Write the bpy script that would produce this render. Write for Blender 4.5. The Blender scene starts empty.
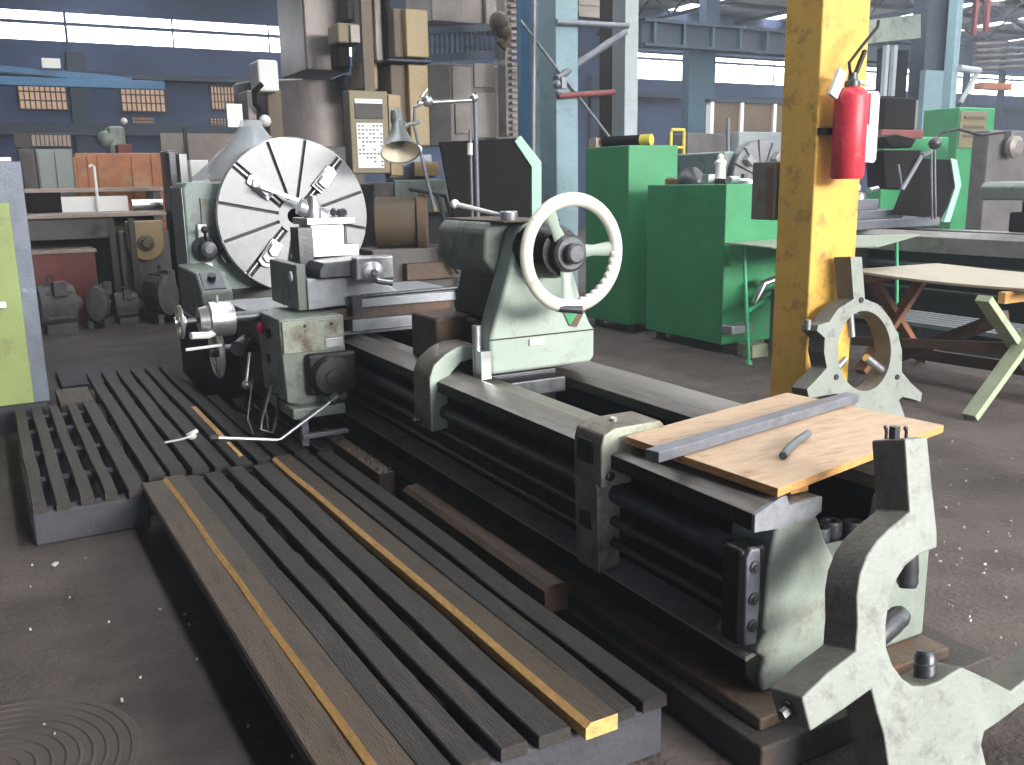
import bpy, bmesh, math, random
from mathutils import Vector, Matrix
random.seed(7)
PI = math.pi
V = Vector
scene = bpy.context.scene
COL = scene.collection

# ------------------------------------------------------------------ camera
F = 930.0
RM = Matrix(((0.8741991030142244, 0.11636216336482388, -0.4714188957033683),
             (-0.4852865287919157, 0.1763422585648043, -0.8563879919857336),
             (-0.01652008662865954, 0.977426853928887, 0.21062723460288754)))
EYE = V((0, 0, 1.6))
cd = bpy.data.cameras.new('camera')
cam = bpy.data.objects.new('camera', cd)
COL.objects.link(cam)
cd.sensor_width = 36.0
cd.lens = F / 1024 * 36.0
cd.clip_end = 200
cam.matrix_world = Matrix.Translation(EYE) @ RM.to_4x4()
scene.camera = cam

def ray(px, py):
    return RM @ V((px - 512, 382.5 - py, -F))
def at(px, py, axis, val):
    """world point of a surveyed photo point on the plane axis = val"""
    r = ray(px, py)
    return EYE + r * ((val - EYE[axis]) / r[axis])
def on_plane(px, py, p0, n):
    r = ray(px, py)
    return EYE + r * ((p0 - EYE).dot(n) / r.dot(n))

# ------------------------------------------------------------------ materials
def srgb(c):
    return tuple(((x / 255) / 12.92 if x / 255 <= 0.04045 else ((x / 255 + 0.055) / 1.055) ** 2.4) for x in c)
def mat(name, col, rough=0.6, metal=0.0, var=0.18, scale=5.0, dirt=None, amt=0.45, dscale=3.0, bump=0.15, bscale=60.0,
        stretch=None, emit=None, es=1.0, spec=0.5, alpha=1.0, trans=0.0):
    m = bpy.data.materials.new(name); m.use_nodes = True
    nt = m.node_tree; N = nt.nodes; L = nt.links
    b = N['Principled BSDF']
    b.inputs['Roughness'].default_value = rough
    b.inputs['Metallic'].default_value = metal
    b.inputs['Specular IOR Level'].default_value = spec
    if trans: b.inputs['Transmission Weight'].default_value = trans
    b.inputs['Alpha'].default_value = alpha
    tc = N.new('ShaderNodeTexCoord')
    mp = N.new('ShaderNodeMapping'); L.new(tc.outputs['Object'], mp.inputs['Vector'])
    if stretch: mp.inputs['Scale'].default_value = stretch
    n1 = N.new('ShaderNodeTexNoise'); n1.inputs['Scale'].default_value = scale; n1.inputs['Detail'].default_value = 6
    n1.inputs['Roughness'].default_value = 0.65
    L.new(mp.outputs[0], n1.inputs['Vector'])
    r1 = N.new('ShaderNodeValToRGB'); L.new(n1.outputs['Fac'], r1.inputs['Fac'])
    r1.color_ramp.elements[0].position = 0.3; r1.color_ramp.elements[1].position = 0.7
    lo = [max(0, c * (1 - var)) for c in col]; hi = [min(1, c * (1 + var)) for c in col]
    r1.color_ramp.elements[0].color = (*lo, 1); r1.color_ramp.elements[1].color = (*hi, 1)
    out = r1.outputs['Color']
    if dirt is not None:
        n2 = N.new('ShaderNodeTexNoise'); n2.inputs['Scale'].default_value = dscale; n2.inputs['Detail'].default_value = 9
        n2.inputs['Roughness'].default_value = 0.7
        L.new(mp.outputs[0], n2.inputs['Vector'])
        r2 = N.new('ShaderNodeValToRGB'); L.new(n2.outputs['Fac'], r2.inputs['Fac'])
        r2.color_ramp.elements[0].position = 0.62 - 0.25 * amt; r2.color_ramp.elements[1].position = 0.78 - 0.2 * amt
        mx = N.new('ShaderNodeMix'); mx.data_type = 'RGBA'
        L.new(r2.outputs['Color'], mx.inputs['Factor'])
        L.new(out, mx.inputs['A']); mx.inputs['B'].default_value = (*dirt, 1)
        out = mx.outputs['Result']
    L.new(out, b.inputs['Base Color'])
    n3 = N.new('ShaderNodeTexNoise'); n3.inputs['Scale'].default_value = bscale; n3.inputs['Detail'].default_value = 4
    L.new(mp.outputs[0], n3.inputs['Vector'])
    bp = N.new('ShaderNodeBump'); bp.inputs['Strength'].default_value = bump; bp.inputs['Distance'].default_value = 0.01
    L.new(n3.outputs['Fac'], bp.inputs['Height']); L.new(bp.outputs[0], b.inputs['Normal'])
    rr = N.new('ShaderNodeMapRange'); L.new(n1.outputs['Fac'], rr.inputs['Value'])
    rr.inputs['To Min'].default_value = max(0.04, rough - 0.12); rr.inputs['To Max'].default_value = min(1, rough + 0.12)
    L.new(rr.outputs[0], b.inputs['Roughness'])
    if emit:
        b.inputs['Emission Color'].default_value = (*emit, 1); b.inputs['Emission Strength'].default_value = es
    return m

GRIME = (0.018, 0.015, 0.013)
RUST = (0.10, 0.05, 0.028)
M = {}
M['floor'] = mat('asphalt_floor', (0.105, 0.086, 0.080), 0.85, var=0.28, scale=3.0, dirt=(0.045, 0.036, 0.034), amt=0.6, dscale=0.5, bump=0.8, bscale=45, spec=0.25)
M['plinth'] = mat('dark_plinth', (0.05, 0.045, 0.042), 0.75, dirt=RUST, amt=0.3, dscale=5, bump=0.4)
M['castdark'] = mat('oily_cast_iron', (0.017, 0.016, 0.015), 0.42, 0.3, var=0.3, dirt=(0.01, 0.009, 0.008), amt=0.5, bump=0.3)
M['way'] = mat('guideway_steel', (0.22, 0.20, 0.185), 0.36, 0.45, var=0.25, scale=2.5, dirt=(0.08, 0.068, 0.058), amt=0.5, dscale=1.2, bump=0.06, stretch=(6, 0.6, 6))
M['ledge'] = mat('worn_grey_ledge', (0.26, 0.245, 0.23), 0.45, var=0.2, dirt=(0.10, 0.085, 0.07), amt=0.3)
M['wayend'] = mat('sawn_steel_end', (0.27, 0.28, 0.31), 0.6, 0.3, var=0.2, scale=30)
M['steel'] = mat('bright_steel', (0.55, 0.56, 0.58), 0.32, 0.85, var=0.12, scale=12, dirt=(0.25, 0.24, 0.23), amt=0.15, bump=0.08)
M['faceplate'] = mat('machined_faceplate', (0.25, 0.255, 0.27), 0.42, 0.4, var=0.14, scale=9, bump=0.05, stretch=(1, 1, 1))
M['darksteel'] = mat('dark_steel', (0.10, 0.105, 0.115), 0.4, 0.7, var=0.25, scale=14, bump=0.1)
M['screw'] = mat('lead_screw_steel', (0.08, 0.092, 0.11), 0.38, 0.6, var=0.3, scale=14, bump=0.1)
M['black'] = mat('black_rubber', (0.012, 0.012, 0.013), 0.5, var=0.3)
M['mint'] = mat('mint_paint', (0.35, 0.42, 0.37), 0.45, var=0.08, scale=4, dirt=(0.20, 0.18, 0.14), amt=0.22, dscale=7, bump=0.12)
M['mintdirty'] = mat('grimy_mint_paint', (0.34, 0.37, 0.30), 0.5, var=0.22, scale=8, dirt=(0.13, 0.09, 0.06), amt=0.62, dscale=6, bump=0.2)
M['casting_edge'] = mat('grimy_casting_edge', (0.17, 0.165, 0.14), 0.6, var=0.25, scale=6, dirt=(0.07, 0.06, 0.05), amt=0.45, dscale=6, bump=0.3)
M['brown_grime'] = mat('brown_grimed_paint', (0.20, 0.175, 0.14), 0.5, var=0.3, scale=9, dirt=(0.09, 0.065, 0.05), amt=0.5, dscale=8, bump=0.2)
M['endmint'] = mat('oily_mint_casting', (0.26, 0.30, 0.265), 0.5, var=0.25, scale=5, dirt=(0.11, 0.07, 0.05), amt=0.42, dscale=5, bump=0.2)
M['greygreen'] = mat('grey_green_enamel', (0.22, 0.255, 0.22), 0.42, var=0.2, scale=3, dirt=(0.06, 0.055, 0.045), amt=0.4, dscale=5)
M['hsgreen'] = mat('headstock_enamel', (0.20, 0.26, 0.25), 0.4, var=0.15, scale=3, dirt=(0.07, 0.07, 0.06), amt=0.3, dscale=4)
M['srmint'] = mat('chipped_grey_mint_paint', (0.25, 0.272, 0.25), 0.45, var=0.12, scale=5, dirt=(0.13, 0.13, 0.125), amt=0.38, dscale=13, bump=0.2)
M['cream'] = mat('cream_painted_rim', (0.66, 0.66, 0.58), 0.32, var=0.08, dirt=(0.3, 0.27, 0.2), amt=0.15, dscale=10)
M['rustbrown'] = mat('rusty_casting', (0.12, 0.085, 0.062), 0.65, 0.1, var=0.35, scale=9, dirt=(0.16, 0.075, 0.04), amt=0.5, dscale=8, bump=0.3)
M['plastic_white'] = mat('white_plastic', (0.8, 0.8, 0.78), 0.4, var=0.03)
M['slat'] = mat('oil_blackened_wood', (0.031, 0.027, 0.025), 0.62, var=0.35, scale=10, dirt=(0.075, 0.06, 0.05), amt=0.35, dscale=4, bump=0.5, bscale=30, stretch=(8, 1, 8))
M['slatbrown'] = mat('worn_brown_wood', (0.085, 0.062, 0.045), 0.6, var=0.35, scale=8, dirt=(0.04, 0.03, 0.025), amt=0.5, dscale=4, bump=0.5, bscale=30, stretch=(8, 1, 8))
M['beam'] = mat('grey_blue_beam', (0.055, 0.056, 0.07), 0.75, var=0.25, scale=6, dirt=(0.03, 0.025, 0.025), amt=0.3, bump=0.4)
M['freshwood'] = mat('fresh_split_wood', (0.70, 0.40, 0.14), 0.6, var=0.25, scale=18, dirt=(0.28, 0.12, 0.04), amt=0.2, stretch=(3, 1, 3))
M['oilwood'] = mat('oil_soaked_timber', (0.085, 0.047, 0.028), 0.45, var=0.35, scale=6, dirt=(0.03, 0.02, 0.015), amt=0.45, dscale=4, bump=0.5, stretch=(4, 1, 4))
M['plywood'] = mat('tan_board', (0.56, 0.40, 0.27), 0.62, var=0.16, scale=5, dirt=(0.33, 0.19, 0.11), amt=0.32, dscale=4, bump=0.15, stretch=(1.2, 5, 1))
M['plyedge'] = mat('orange_board_edge', (0.58, 0.30, 0.10), 0.6, var=0.35, scale=20, bump=0.3, stretch=(1, 1, 9))
M['bar'] = mat('blue_grey_bar_steel', (0.20, 0.21, 0.245), 0.48, 0.45, var=0.22, scale=20, dirt=(0.12, 0.12, 0.14), amt=0.4)
M['bar2'] = mat('scraped_blue_steel', (0.33, 0.35, 0.385), 0.42, 0.4, var=0.2, scale=12, dirt=(0.2, 0.2, 0.22), amt=0.3)
M['hose'] = mat('grey_rubber_hose', (0.11, 0.125, 0.14), 0.5)
M['yellow'] = mat('yellow_column_paint', (0.72, 0.43, 0.075), 0.5, var=0.1, scale=4, dirt=(0.34, 0.18, 0.045), amt=0.42, dscale=7, bump=0.12)
M['red'] = mat('red_enamel', (0.62, 0.035, 0.06), 0.4, var=0.15, scale=8, dirt=(0.65, 0.25, 0.26), amt=0.15, dscale=14)
M['white'] = mat('white_card', (0.8, 0.8, 0.8), 0.6, var=0.03)
M['green'] = mat('green_enamel', (0.04, 0.27, 0.11), 0.42, var=0.12, scale=2.0, dirt=(0.025, 0.17, 0.075), amt=0.25, dscale=1.5, bump=0.05)
M['greend'] = mat('green_frame_paint', (0.06, 0.42, 0.20), 0.45, var=0.1)
M['mintedge'] = mat('pale_mint_edge', (0.35, 0.62, 0.48), 0.45, var=0.06)
M['blackpanel'] = mat('black_sheet_metal', (0.009, 0.007, 0.007), 0.65, var=0.3, spec=.1)
M['bluecol'] = mat('light_blue_column_paint', (0.20, 0.31, 0.36), 0.55, var=0.15, scale=3, dirt=(0.10, 0.12, 0.13), amt=0.25, dscale=6)
M['bluedark'] = mat('strong_blue_paint', (0.035, 0.14, 0.27), 0.5, var=0.2, scale=3)
M['teal'] = mat('teal_column_paint', (0.05, 0.10, 0.14), 0.55, var=0.25, scale=2)
M['greycol'] = mat('pale_grey_paint', (0.36, 0.40, 0.42), 0.55, var=0.12)
M['olive'] = mat('dark_olive_steel', (0.055, 0.05, 0.04), 0.6)
M['wall'] = mat('dark_blue_wall', (0.06, 0.085, 0.17), 0.75, var=0.3, scale=0.5, dirt=(0.035, 0.05, 0.10), amt=0.4, dscale=0.3)
M['wallbrown'] = mat('brown_wall', (0.10, 0.085, 0.085), 0.8)
M['ceil'] = mat('roof_sheet', (0.14, 0.125, 0.13), 0.7, var=0.25, scale=0.6)
M['girder'] = mat('navy_girder_paint', (0.03, 0.045, 0.075), 0.55, var=0.3, scale=1.5)
M['craneblue'] = mat('crane_blue_paint', (0.04, 0.15, 0.30), 0.5, var=0.15)
M['glow'] = mat('daylit_glazing', (0.8, 0.85, 0.9), 0.4, emit=(0.93, 0.97, 1.0), es=4.5)
M['glowdim'] = mat('dirty_daylit_glazing', (0.7, 0.7, 0.7), 0.4, emit=(0.8, 0.85, 0.95), es=1.4)
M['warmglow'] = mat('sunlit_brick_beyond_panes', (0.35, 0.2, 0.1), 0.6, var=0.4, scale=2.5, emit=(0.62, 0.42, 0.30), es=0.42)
M['milled'] = mat('grimy_mill_steel', (0.17, 0.145, 0.14), 0.4, 0.3, var=0.35, scale=1.6, dirt=(0.065, 0.05, 0.045), amt=0.65, dscale=1.2, stretch=(1, 1, 0.4))
M['milledlight'] = mat('pale_mill_casting', (0.27, 0.24, 0.225), 0.45, 0.2, var=0.35, scale=1.5, dirt=(0.10, 0.08, 0.07), amt=0.5, dscale=1.5)
M['ochre'] = mat('ochre_enamel', (0.29, 0.205, 0.085), 0.42, var=0.15, scale=3, dirt=(0.22, 0.15, 0.05), amt=0.3)
M['ochredark'] = mat('dull_ochre_casting', (0.115, 0.082, 0.052), 0.55, var=0.25, scale=3)
M['tanpanel'] = mat('khaki_panel', (0.20, 0.165, 0.095), 0.5, var=0.1)
M['orange'] = mat('orange_locker_paint', (0.42, 0.14, 0.05), 0.5, var=0.3, scale=2.5, dirt=(0.50, 0.30, 0.15), amt=0.5, dscale=2)
M['greygreenlt'] = mat('pale_grey_green_paint', (0.25, 0.29, 0.28), 0.5, var=0.1)
M['redfaded'] = mat('faded_red_paint', (0.20, 0.055, 0.05), 0.6, var=0.2)
M['duskmachine'] = mat('dusty_machine_paint', (0.115, 0.105, 0.105), 0.6, var=0.35, scale=5, dirt=(0.13, 0.10, 0.09), amt=0.4, dscale=5)
M['bench'] = mat('dusty_bench_top', (0.38, 0.31, 0.27), 0.7, var=0.15)
M['paper'] = mat('white_sheet', (0.8, 0.8, 0.8), 0.7, var=0.03)
M['lime'] = mat('lime_enamel', (0.26, 0.33, 0.11), 0.45, var=0.12, scale=3, dirt=(0.2, 0.2, 0.09), amt=0.3, dscale=5)
M['bluegrey'] = mat('blue_grey_sheet_steel', (0.15, 0.17, 0.215), 0.4, 0.35, var=0.2, scale=4, dirt=(0.4, 0.45, 0.5), amt=0.15)
M['brownbox'] = mat('brown_box_face', (0.16, 0.08, 0.05), 0.6)
M['redwood'] = mat('reddish_timber', (0.26, 0.11, 0.05), 0.6, var=0.3, scale=8, stretch=(3, 3, 1))
M['greenwood'] = mat('green_stained_timber', (0.36, 0.42, 0.28), 0.6, var=0.2, scale=8)
M['darkwood'] = mat('dark_brown_timber', (0.085, 0.045, 0.03), 0.6, var=0.3, scale=8)
M['greyply'] = mat('grey_plywood_top', (0.40, 0.35, 0.27), 0.6, var=0.1, scale=5)
M['sheetgreen'] = mat('worn_pale_green_sheet', (0.25, 0.30, 0.23), 0.5, var=0.15, dirt=(0.3, 0.27, 0.2), amt=0.4)
M['film'] = mat('clear_plastic_film', (0.6, 0.66, 0.72), 0.12, var=0.1, trans=0.0, alpha=0.42, bump=0.6, bscale=9)
M['lampin'] = mat('pale_lamp_reflector', (0.75, 0.68, 0.52), 0.35)
M['lampout'] = mat('grey_lamp_shell', (0.16, 0.18, 0.18), 0.4, 0.3)
M['khakiband'] = mat('grey_green_pale', (0.42, 0.46, 0.44), 0.5)
M['yellowpaint'] = mat('yellow_ladder_paint', (0.7, 0.55, 0.08), 0.5)
M['manhole'] = mat('iron_cover', (0.07, 0.056, 0.052), 0.7, 0.1, var=0.2, scale=8)
M['chip'] = mat('pale_litter', (0.55, 0.52, 0.48), 0.7)

# ------------------------------------------------------------------ mesh builder
class MB:
    def __init__(s): s.v = []; s.f = []; s.sm = []; s.mi = []; s.cur = 0
    def add(s, vs, fs, smooth=False):
        o = len(s.v); s.v += [tuple(v) for v in vs]
        for f in fs: s.f.append([i + o for i in f]); s.sm.append(smooth); s.mi.append(s.cur)
        return s
    def box(s, x0, x1, y0, y1, z0, z1):
        return s.add([(x0, y0, z0), (x1, y0, z0), (x1, y1, z0), (x0, y1, z0), (x0, y0, z1), (x1, y0, z1), (x1, y1, z1), (x0, y1, z1)],
                     [(0, 3, 2, 1), (4, 5, 6, 7), (0, 1, 5, 4), (1, 2, 6, 5), (2, 3, 7, 6), (3, 0, 4, 7)])
    def beam(s, p0, p1, w, h, up=(0, 0, 1)):
        p0 = V(p0); p1 = V(p1); d = (p1 - p0).normalized(); sd = d.cross(V(up))
        if sd.length < 1e-4: sd = d.cross(V((0, 1, 0)))
        sd.normalize(); u = sd.cross(d).normalized()
        vs = []
        for p in (p0, p1):
            for a, b in ((-1, -1), (1, -1), (1, 1), (-1, 1)):
                vs.append(p + sd * (a * w / 2) + u * (b * h / 2))
        return s.add(vs, [(0, 1, 2, 3), (7, 6, 5, 4), (0, 4, 5, 1), (1, 5, 6, 2), (2, 6, 7, 3), (3, 7, 4, 0)])
    def rings(s, rings, closed=False, cap=True, smooth=True):
        n = len(rings[0]); vs = [p for r in rings for p in r]; fs = []
        m = len(rings)
        for i in range(m if closed else m - 1):
            a = i * n; b = ((i + 1) % m) * n
            for k in range(n): fs.append((a + k, a + (k + 1) % n, b + (k + 1) % n, b + k))
        s.add(vs, fs, smooth)
        if cap and not closed:
            s.add(rings[0], [tuple(range(n))[::-1]]); s.add(rings[-1], [tuple(range(n))])
        return s
    @staticmethod
    def frame(d):
        d = V(d).normalized(); a = V((0, 0, 1)) if abs(d.z) < 0.9 else V((1, 0, 0))
        u = d.cross(a).normalized(); w = d.cross(u).normalized(); return d, u, w
    def lathe(s, o, d, prof, n=24, cap=True, smooth=True):
        """prof: list of (height along d, radius)"""
        o = V(o); d, u, w = s.frame(d)
        rs = [[o + d * h + (u * math.cos(2 * PI * k / n) + w * math.sin(2 * PI * k / n)) * max(r, 1e-4) for k in range(n)] for h, r in prof]
        return s.rings(rs, cap=cap, smooth=smooth)
    def cyl(s, p0, p1, r0, r1=None, n=20, cap=True, smooth=True):
        p0 = V(p0); p1 = V(p1); L = (p1 - p0).length
        return s.lathe(p0, p1 - p0, [(0, r0), (L, r0 if r1 is None else r1)], n, cap, smooth)
    def tube(s, pts, r, n=8, closed=False):
        pts = [V(p) for p in pts]; rs = []; m = len(pts); pu = None
        for i, p in enumerate(pts):
            if closed: d = pts[(i + 1) % m] - pts[i - 1]
            else: d = pts[min(i + 1, m - 1)] - pts[max(i - 1, 0)]
            d.normalize()
            if pu is None: _, u, w = s.frame(d)
            else:
                u = pu - d * pu.dot(d)
                u.normalize()
            w = d.cross(u).normalized(); pu = u
            rs.append([p + (u * math.cos(2 * PI * k / n) + w * math.sin(2 * PI * k / n)) * r for k in range(n)])
        return s.rings(rs, closed=closed)
    def torus(s, c, ax, R, r, n=48, k=10, sq=1.0):
        c = V(c); d, u, w = s.frame(ax); rs = []
        for i in range(n):
            a = 2 * PI * i / n; e = u * math.cos(a) + w * math.sin(a)
            rs.append([c + e * (R + r * math.cos(2 * PI * j / k)) + d * (r * sq * math.sin(2 * PI * j / k)) for j in range(k)])
        return s.rings(rs, closed=True)
    def prism(s, pts, off, smooth=False):
        """pts: planar loop of 3D points, extruded by the vector off"""
        pts = [V(p) for p in pts]; off = V(off); n = len(pts)
        vs = pts + [p + off for p in pts]
        fs = [tuple(range(n)), tuple(range(n, 2 * n))[::-1]] + [(i, (i + 1) % n, (i + 1) % n + n, i + n) for i in range(n)]
        return s.add(vs, fs, smooth)
    def ext(s, axis, prof, a0, a1):
        """profile in the plane across axis ('x': (y,z), 'y': (x,z), 'z': (x,y)) extruded a0..a1"""
        if axis == 'x': P = [(a0, a, b) for a, b in prof]; o = (a1 - a0, 0, 0)
        elif axis == 'y': P = [(a, a0, b) for a, b in prof]; o = (0, a1 - a0, 0)
        else: P = [(a, b, a0) for a, b in prof]; o = (0, 0, a1 - a0)
        return s.prism(P, o)
    def annulus(s, outer, inner, off):
        """two loops of the same count, extruded by off"""
        n = len(outer); off = V(off); O = [V(p) for p in outer]; I = [V(p) for p in inner]
        vs = O + I + [p + off for p in O] + [p + off for p in I]; fs = []
        for i in range(n):
            j = (i + 1) % n
            fs += [(i, j, n + j, n + i), (2 * n + i, 3 * n + i, 3 * n + j, 2 * n + j), (i, 2 * n + i, 2 * n + j, j), (n + i, n + j, 3 * n + j, 3 * n + i)]
        return s.add(vs, fs)
    def sphere(s, c, r, n=14, k=9, sc=(1, 1, 1)):
        c = V(c); rs = []
        for i in range(k + 1):
            a = PI * i / k
            rs.append([c + V((max(r * math.sin(a), 1e-4) * math.cos(2 * PI * j / n) * sc[0], max(r * math.sin(a), 1e-4) * math.sin(2 * PI * j / n) * sc[1], -r * math.cos(a) * sc[2])) for j in range(n)])
        return s.rings(rs)
    def use(s, i): s.cur = i; return s
    def build(s, name, mats, parent=None, bevel=0.0, label=None, seg=2, angle=38):
        me = bpy.data.meshes.new(name); me.from_pydata(s.v, [], s.f)
        if not isinstance(mats, (list, tuple)): mats = [mats]
        for m in mats: me.materials.append(m)
        for p, sm, mi in zip(me.polygons, s.sm, s.mi): p.use_smooth = sm; p.material_index = mi
        bm = bmesh.new(); bm.from_mesh(me); bmesh.ops.recalc_face_normals(bm, faces=bm.faces)
        bm.to_mesh(me); bm.free()
        o = bpy.data.objects.new(name, me); COL.objects.link(o)
        if any(s.sm) or bevel:
            for p in me.polygons: p.use_smooth = True
            me.set_sharp_from_angle(angle=math.radians(angle))
        if bevel:
            md = o.modifiers.new('bevel', 'BEVEL'); md.width = bevel; md.segments = seg; md.limit_method = 'ANGLE'; md.angle_limit = math.radians(40)
            md.harden_normals = True
        if parent: o.parent = parent
        if label: o['label'] = label
        return o

ROOTS = []
def thing(name, label, cat, group=None, loc=None):
    o = bpy.data.objects.new(name, None); COL.objects.link(o)
    o['label'] = label; o['category'] = cat
    if group: o['group'] = group
    o.empty_display_size = 0.1
    ROOTS.append((o, loc)); return o
def tag(o, label, cat, group=None, kind=None):
    o['label'] = label; o['category'] = cat
    if group: o['group'] = group
    if kind: o['kind'] = kind
    return o
def struct(o): o['kind'] = 'structure'; return o
def kids(o): return [c for c in COL.objects if c.parent == o]
def shift(root, loc):
    """move a root's origin to loc without moving its geometry"""
    loc = V(loc)
    def walk(o):
        if o.type == 'MESH': o.data.transform(Matrix.Translation(-loc))
        for c in kids(o): walk(c)
    walk(root); root.location = loc
def copy_tree(o, parent=None):
    c = o.copy(); COL.objects.link(c); c.parent = parent
    for ch in kids(o): copy_tree(ch, c)
    return c
def arc(cx, cz, r, a0, a1, n):
    return [(cx + r * math.cos(math.radians(a0 + (a1 - a0) * i / n)), cz + r * math.sin(math.radians(a0 + (a1 - a0) * i / n))) for i in range(n + 1)]
def hexbolt(mb, p, d, r, h): mb.lathe(p, d, [(0, r), (h, r)], 6, smooth=False)

# ================================================================== SETTING
struct(MB().box(-9, 45, -14, 28.2, -0.1, 0).build('floor', M['floor']))
# far wall with two window bands
w = MB().box(-9, 12, 28, 28.2, 0, 5.38).box(12, 45, 28, 28.2, 0, 5.12).box(-9, 45, 28, 28.2, 6.10, 7.5).box(-9, 45, 28, 28.2, 5.78, 5.86)
for x, d_ in ((-9, .1), (-2.1, .1), (2.3, .06), (13.4, .3), (23.2, .3), (30.2, .3), (36, .3)): w.box(x, x + d_, 27.95, 28.2, 5.2, 6.15)
w.box(10.3, 19.3, 28, 28.2, 5.1, 6.15)
struct(w.build('wall_back', M['wall']))
n = 0
for x0, x1 in ((-8.9, -2.1), (-2.0, 2.3), (2.36, 10.3), (19.3, 23.2), (24.35, 30.2), (30.55, 36), (36.35, 45)):
    for z0, z1 in ((5.38 if x0 < 12 else 5.12, 5.78), (5.86, 6.10)):
        if z0 > 5.7 and x0 > 12: z1 = 6.0
        n += 1
        wn = MB().box(x0, x1, 28.1, 28.14, z0, z1)
        o = wn.build('window_%d' % n, M['glow']); struct(o)
        b = MB(); k = int((x1 - x0) / 2.6)
        for i in range(1, k): b.box(x0 + i * (x1 - x0) / k - 0.02, x0 + i * (x1 - x0) / k + 0.02, 28.06, 28.1, z0, z1)
        if k > 1: b.build('window_frame', M['girder'], o)
# lower panes with sunlit bricks beyond
for (a, b_, c, d) in ((17, 82, 68, 110), (120, 86, 166, 112), (210, 86, 242, 110), (132, 117, 155, 127), (210, 118, 240, 127)):
    p = at(a, b_, 1, 27.9); q = at(c, d, 1, 27.9); n += 1
    o = MB().box(p.x, q.x, 27.9, 27.96, q.z, p.z).build('window_%d' % n, M['warmglow']); struct(o)
    b = MB(); k = 9
    for i in range(k + 1): x = p.x + (q.x - p.x) * i / k; b.box(x - 0.015, x + 0.015, 27.86, 27.9, q.z, p.z)
    for i in range(4): z = q.z + (p.z - q.z) * i / 3; b.box(p.x, q.x, 27.85, 27.9, z - 0.015, z + 0.015)
    b.build('window_frame', M['wallbrown'], o)
# pilasters, rails and ducts on the far wall
t = MB()
for x in (2.25, 8.9, 15.0, 18.6, 23.3, 33.0): t.box(x, x + 0.45, 27.8, 28, 0, 5.1)
struct(t.build('trim_1', M['girder']))
t = MB().box(-9, 45, 27.5, 28, 4.45, 4.6).box(-9, 12, 27.6, 28, 3.0, 3.3)
struct(t.build('trim_2', M['girder']))
struct(MB().box(-9.2, -9, -14, 28.2, 0, 8).build('wall_left', M['wall']))
struct(MB().box(45, 45.2, -14, 28.2, 0, 8).build('wall_right', M['wallbrown']))
# roof: sloping sheets along x between long skylight strips
c = MB()
strips = (2.5, 9.0, 15.5, 22.0, 26.5, 31.0, 36.0, 41.0)
xs = [-9] + [v for s_ in strips for v in (s_, s_ + 0.9)] + [45]
for i in range(0, len(xs), 2): c.box(xs[i], xs[i + 1], -14, 28.2, 7.5, 7.62)
struct(c.build('ceiling', M['ceil']))
for s_ in strips:
    n += 1
    struct(MB().box(s_, s_ + 0.9, -14, 28.2, 7.54, 7.58).build('window_%d' % n, M['glow']))
t = MB()
for y in range(-12, 28, 2): t.beam((-9, y, 7.42), (45, y, 7.42), 0.10, 0.14)
struct(t.build('trim_3', M['wallbrown']))
t = MB()
for x in (12.5, 19.0, 25.2, 29.4, 34.0, 39.0):
    t.beam((x, -10, 7.25), (x, 28, 7.25), 0.12, 0.12).beam((x, -10, 6.5), (x, 28, 6.5), 0.1, 0.1)
    for k in range(0, 18): t.beam((x, -10 + 2 * k, 6.5), (x, -9 + 2 * k, 7.25), 0.05, 0.05).beam((x, -9 + 2 * k, 7.25), (x, -8 + 2 * k, 6.5), 0.05, 0.05)
struct(t.build('trim_4', M['girder']))

# big navy crane girder with stiffeners
g = thing('crane_girder', 'long navy plate girder with vertical stiffeners spanning high before the far windows', 'girder')
b = MB().box(14.9, 26, 20, 20.12, 4.97, 5.50).box(14.9, 26, 19.85, 20.27, 5.48, 5.56).box(14.9, 26, 19.85, 20.27, 4.90, 4.97)
b.build('web', M['girder'], g)
b = MB()
for k in range(10): MB().box(15.2 + k * 0.95, 15.27 + k * 0.95, 19.87, 20.0, 4.97, 5.5).build('stiffener', M['teal'], g)
MB().box(16.9, 17.35, 19.9, 20.2, 5.56, 7.5).build('hanger', M['girder'], g)
b = MB().box(16.7, 17.6, 20.3, 20.6, 0, 4.9); b.build('support_column', M['teal'], g)
cb = thing('crane_beam', 'bright blue box beam crossing low before the far wall at upper left', 'beam')
MB().box(-4, 2.67, 16, 16.1, 3.11, 3.24).build('beam_body', M['craneblue'], cb, 0.01)
MB().beam((-4, 16.1, 3.6), (2.2, 16.1, 3.24), 0.08, 0.09).build('tie_bar', M['craneblue'], cb)
tag(MB().box(0.95, 1.2, 15.9, 16.0, 3.36, 3.5).build('notice_plate', M['paper'], None), 'small pale plate fixed above the blue crane beam', 'sign')


# ================================================================== LATHE
LA = thing('lathe', 'long heavy grey-green engine lathe with slotted round faceplate and cream-rimmed tailstock handwheel', 'lathe')
FW = [(1.735, .65), (1.735, .70), (1.83, .735), (1.85, .735), (1.862, .706), (1.99, .706), (1.99, .662), (1.965, .652), (1.93, .645), (1.80, .645)]
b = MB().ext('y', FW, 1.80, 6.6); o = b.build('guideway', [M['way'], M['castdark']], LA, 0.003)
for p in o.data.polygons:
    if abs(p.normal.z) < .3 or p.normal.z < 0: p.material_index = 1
b = MB().ext('y', FW, 1.788, 1.80); b.build('guideway_end', M['wayend'], LA)
BW = [(2.40, .61), (2.40, .655), (2.53, .705), (2.59, .705), (2.59, .64)]
MB().ext('y', BW, 1.93, 7.0).build('guideway', M['way'], LA, 0.004)
b = MB()
b.ext('y', [(1.86, .65), (1.86, .30), (1.80, .27), (1.74, .255), (1.745, .20), (1.80, .14), (1.95, .14), (1.95, .65)], 1.81, 7.6)
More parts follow.
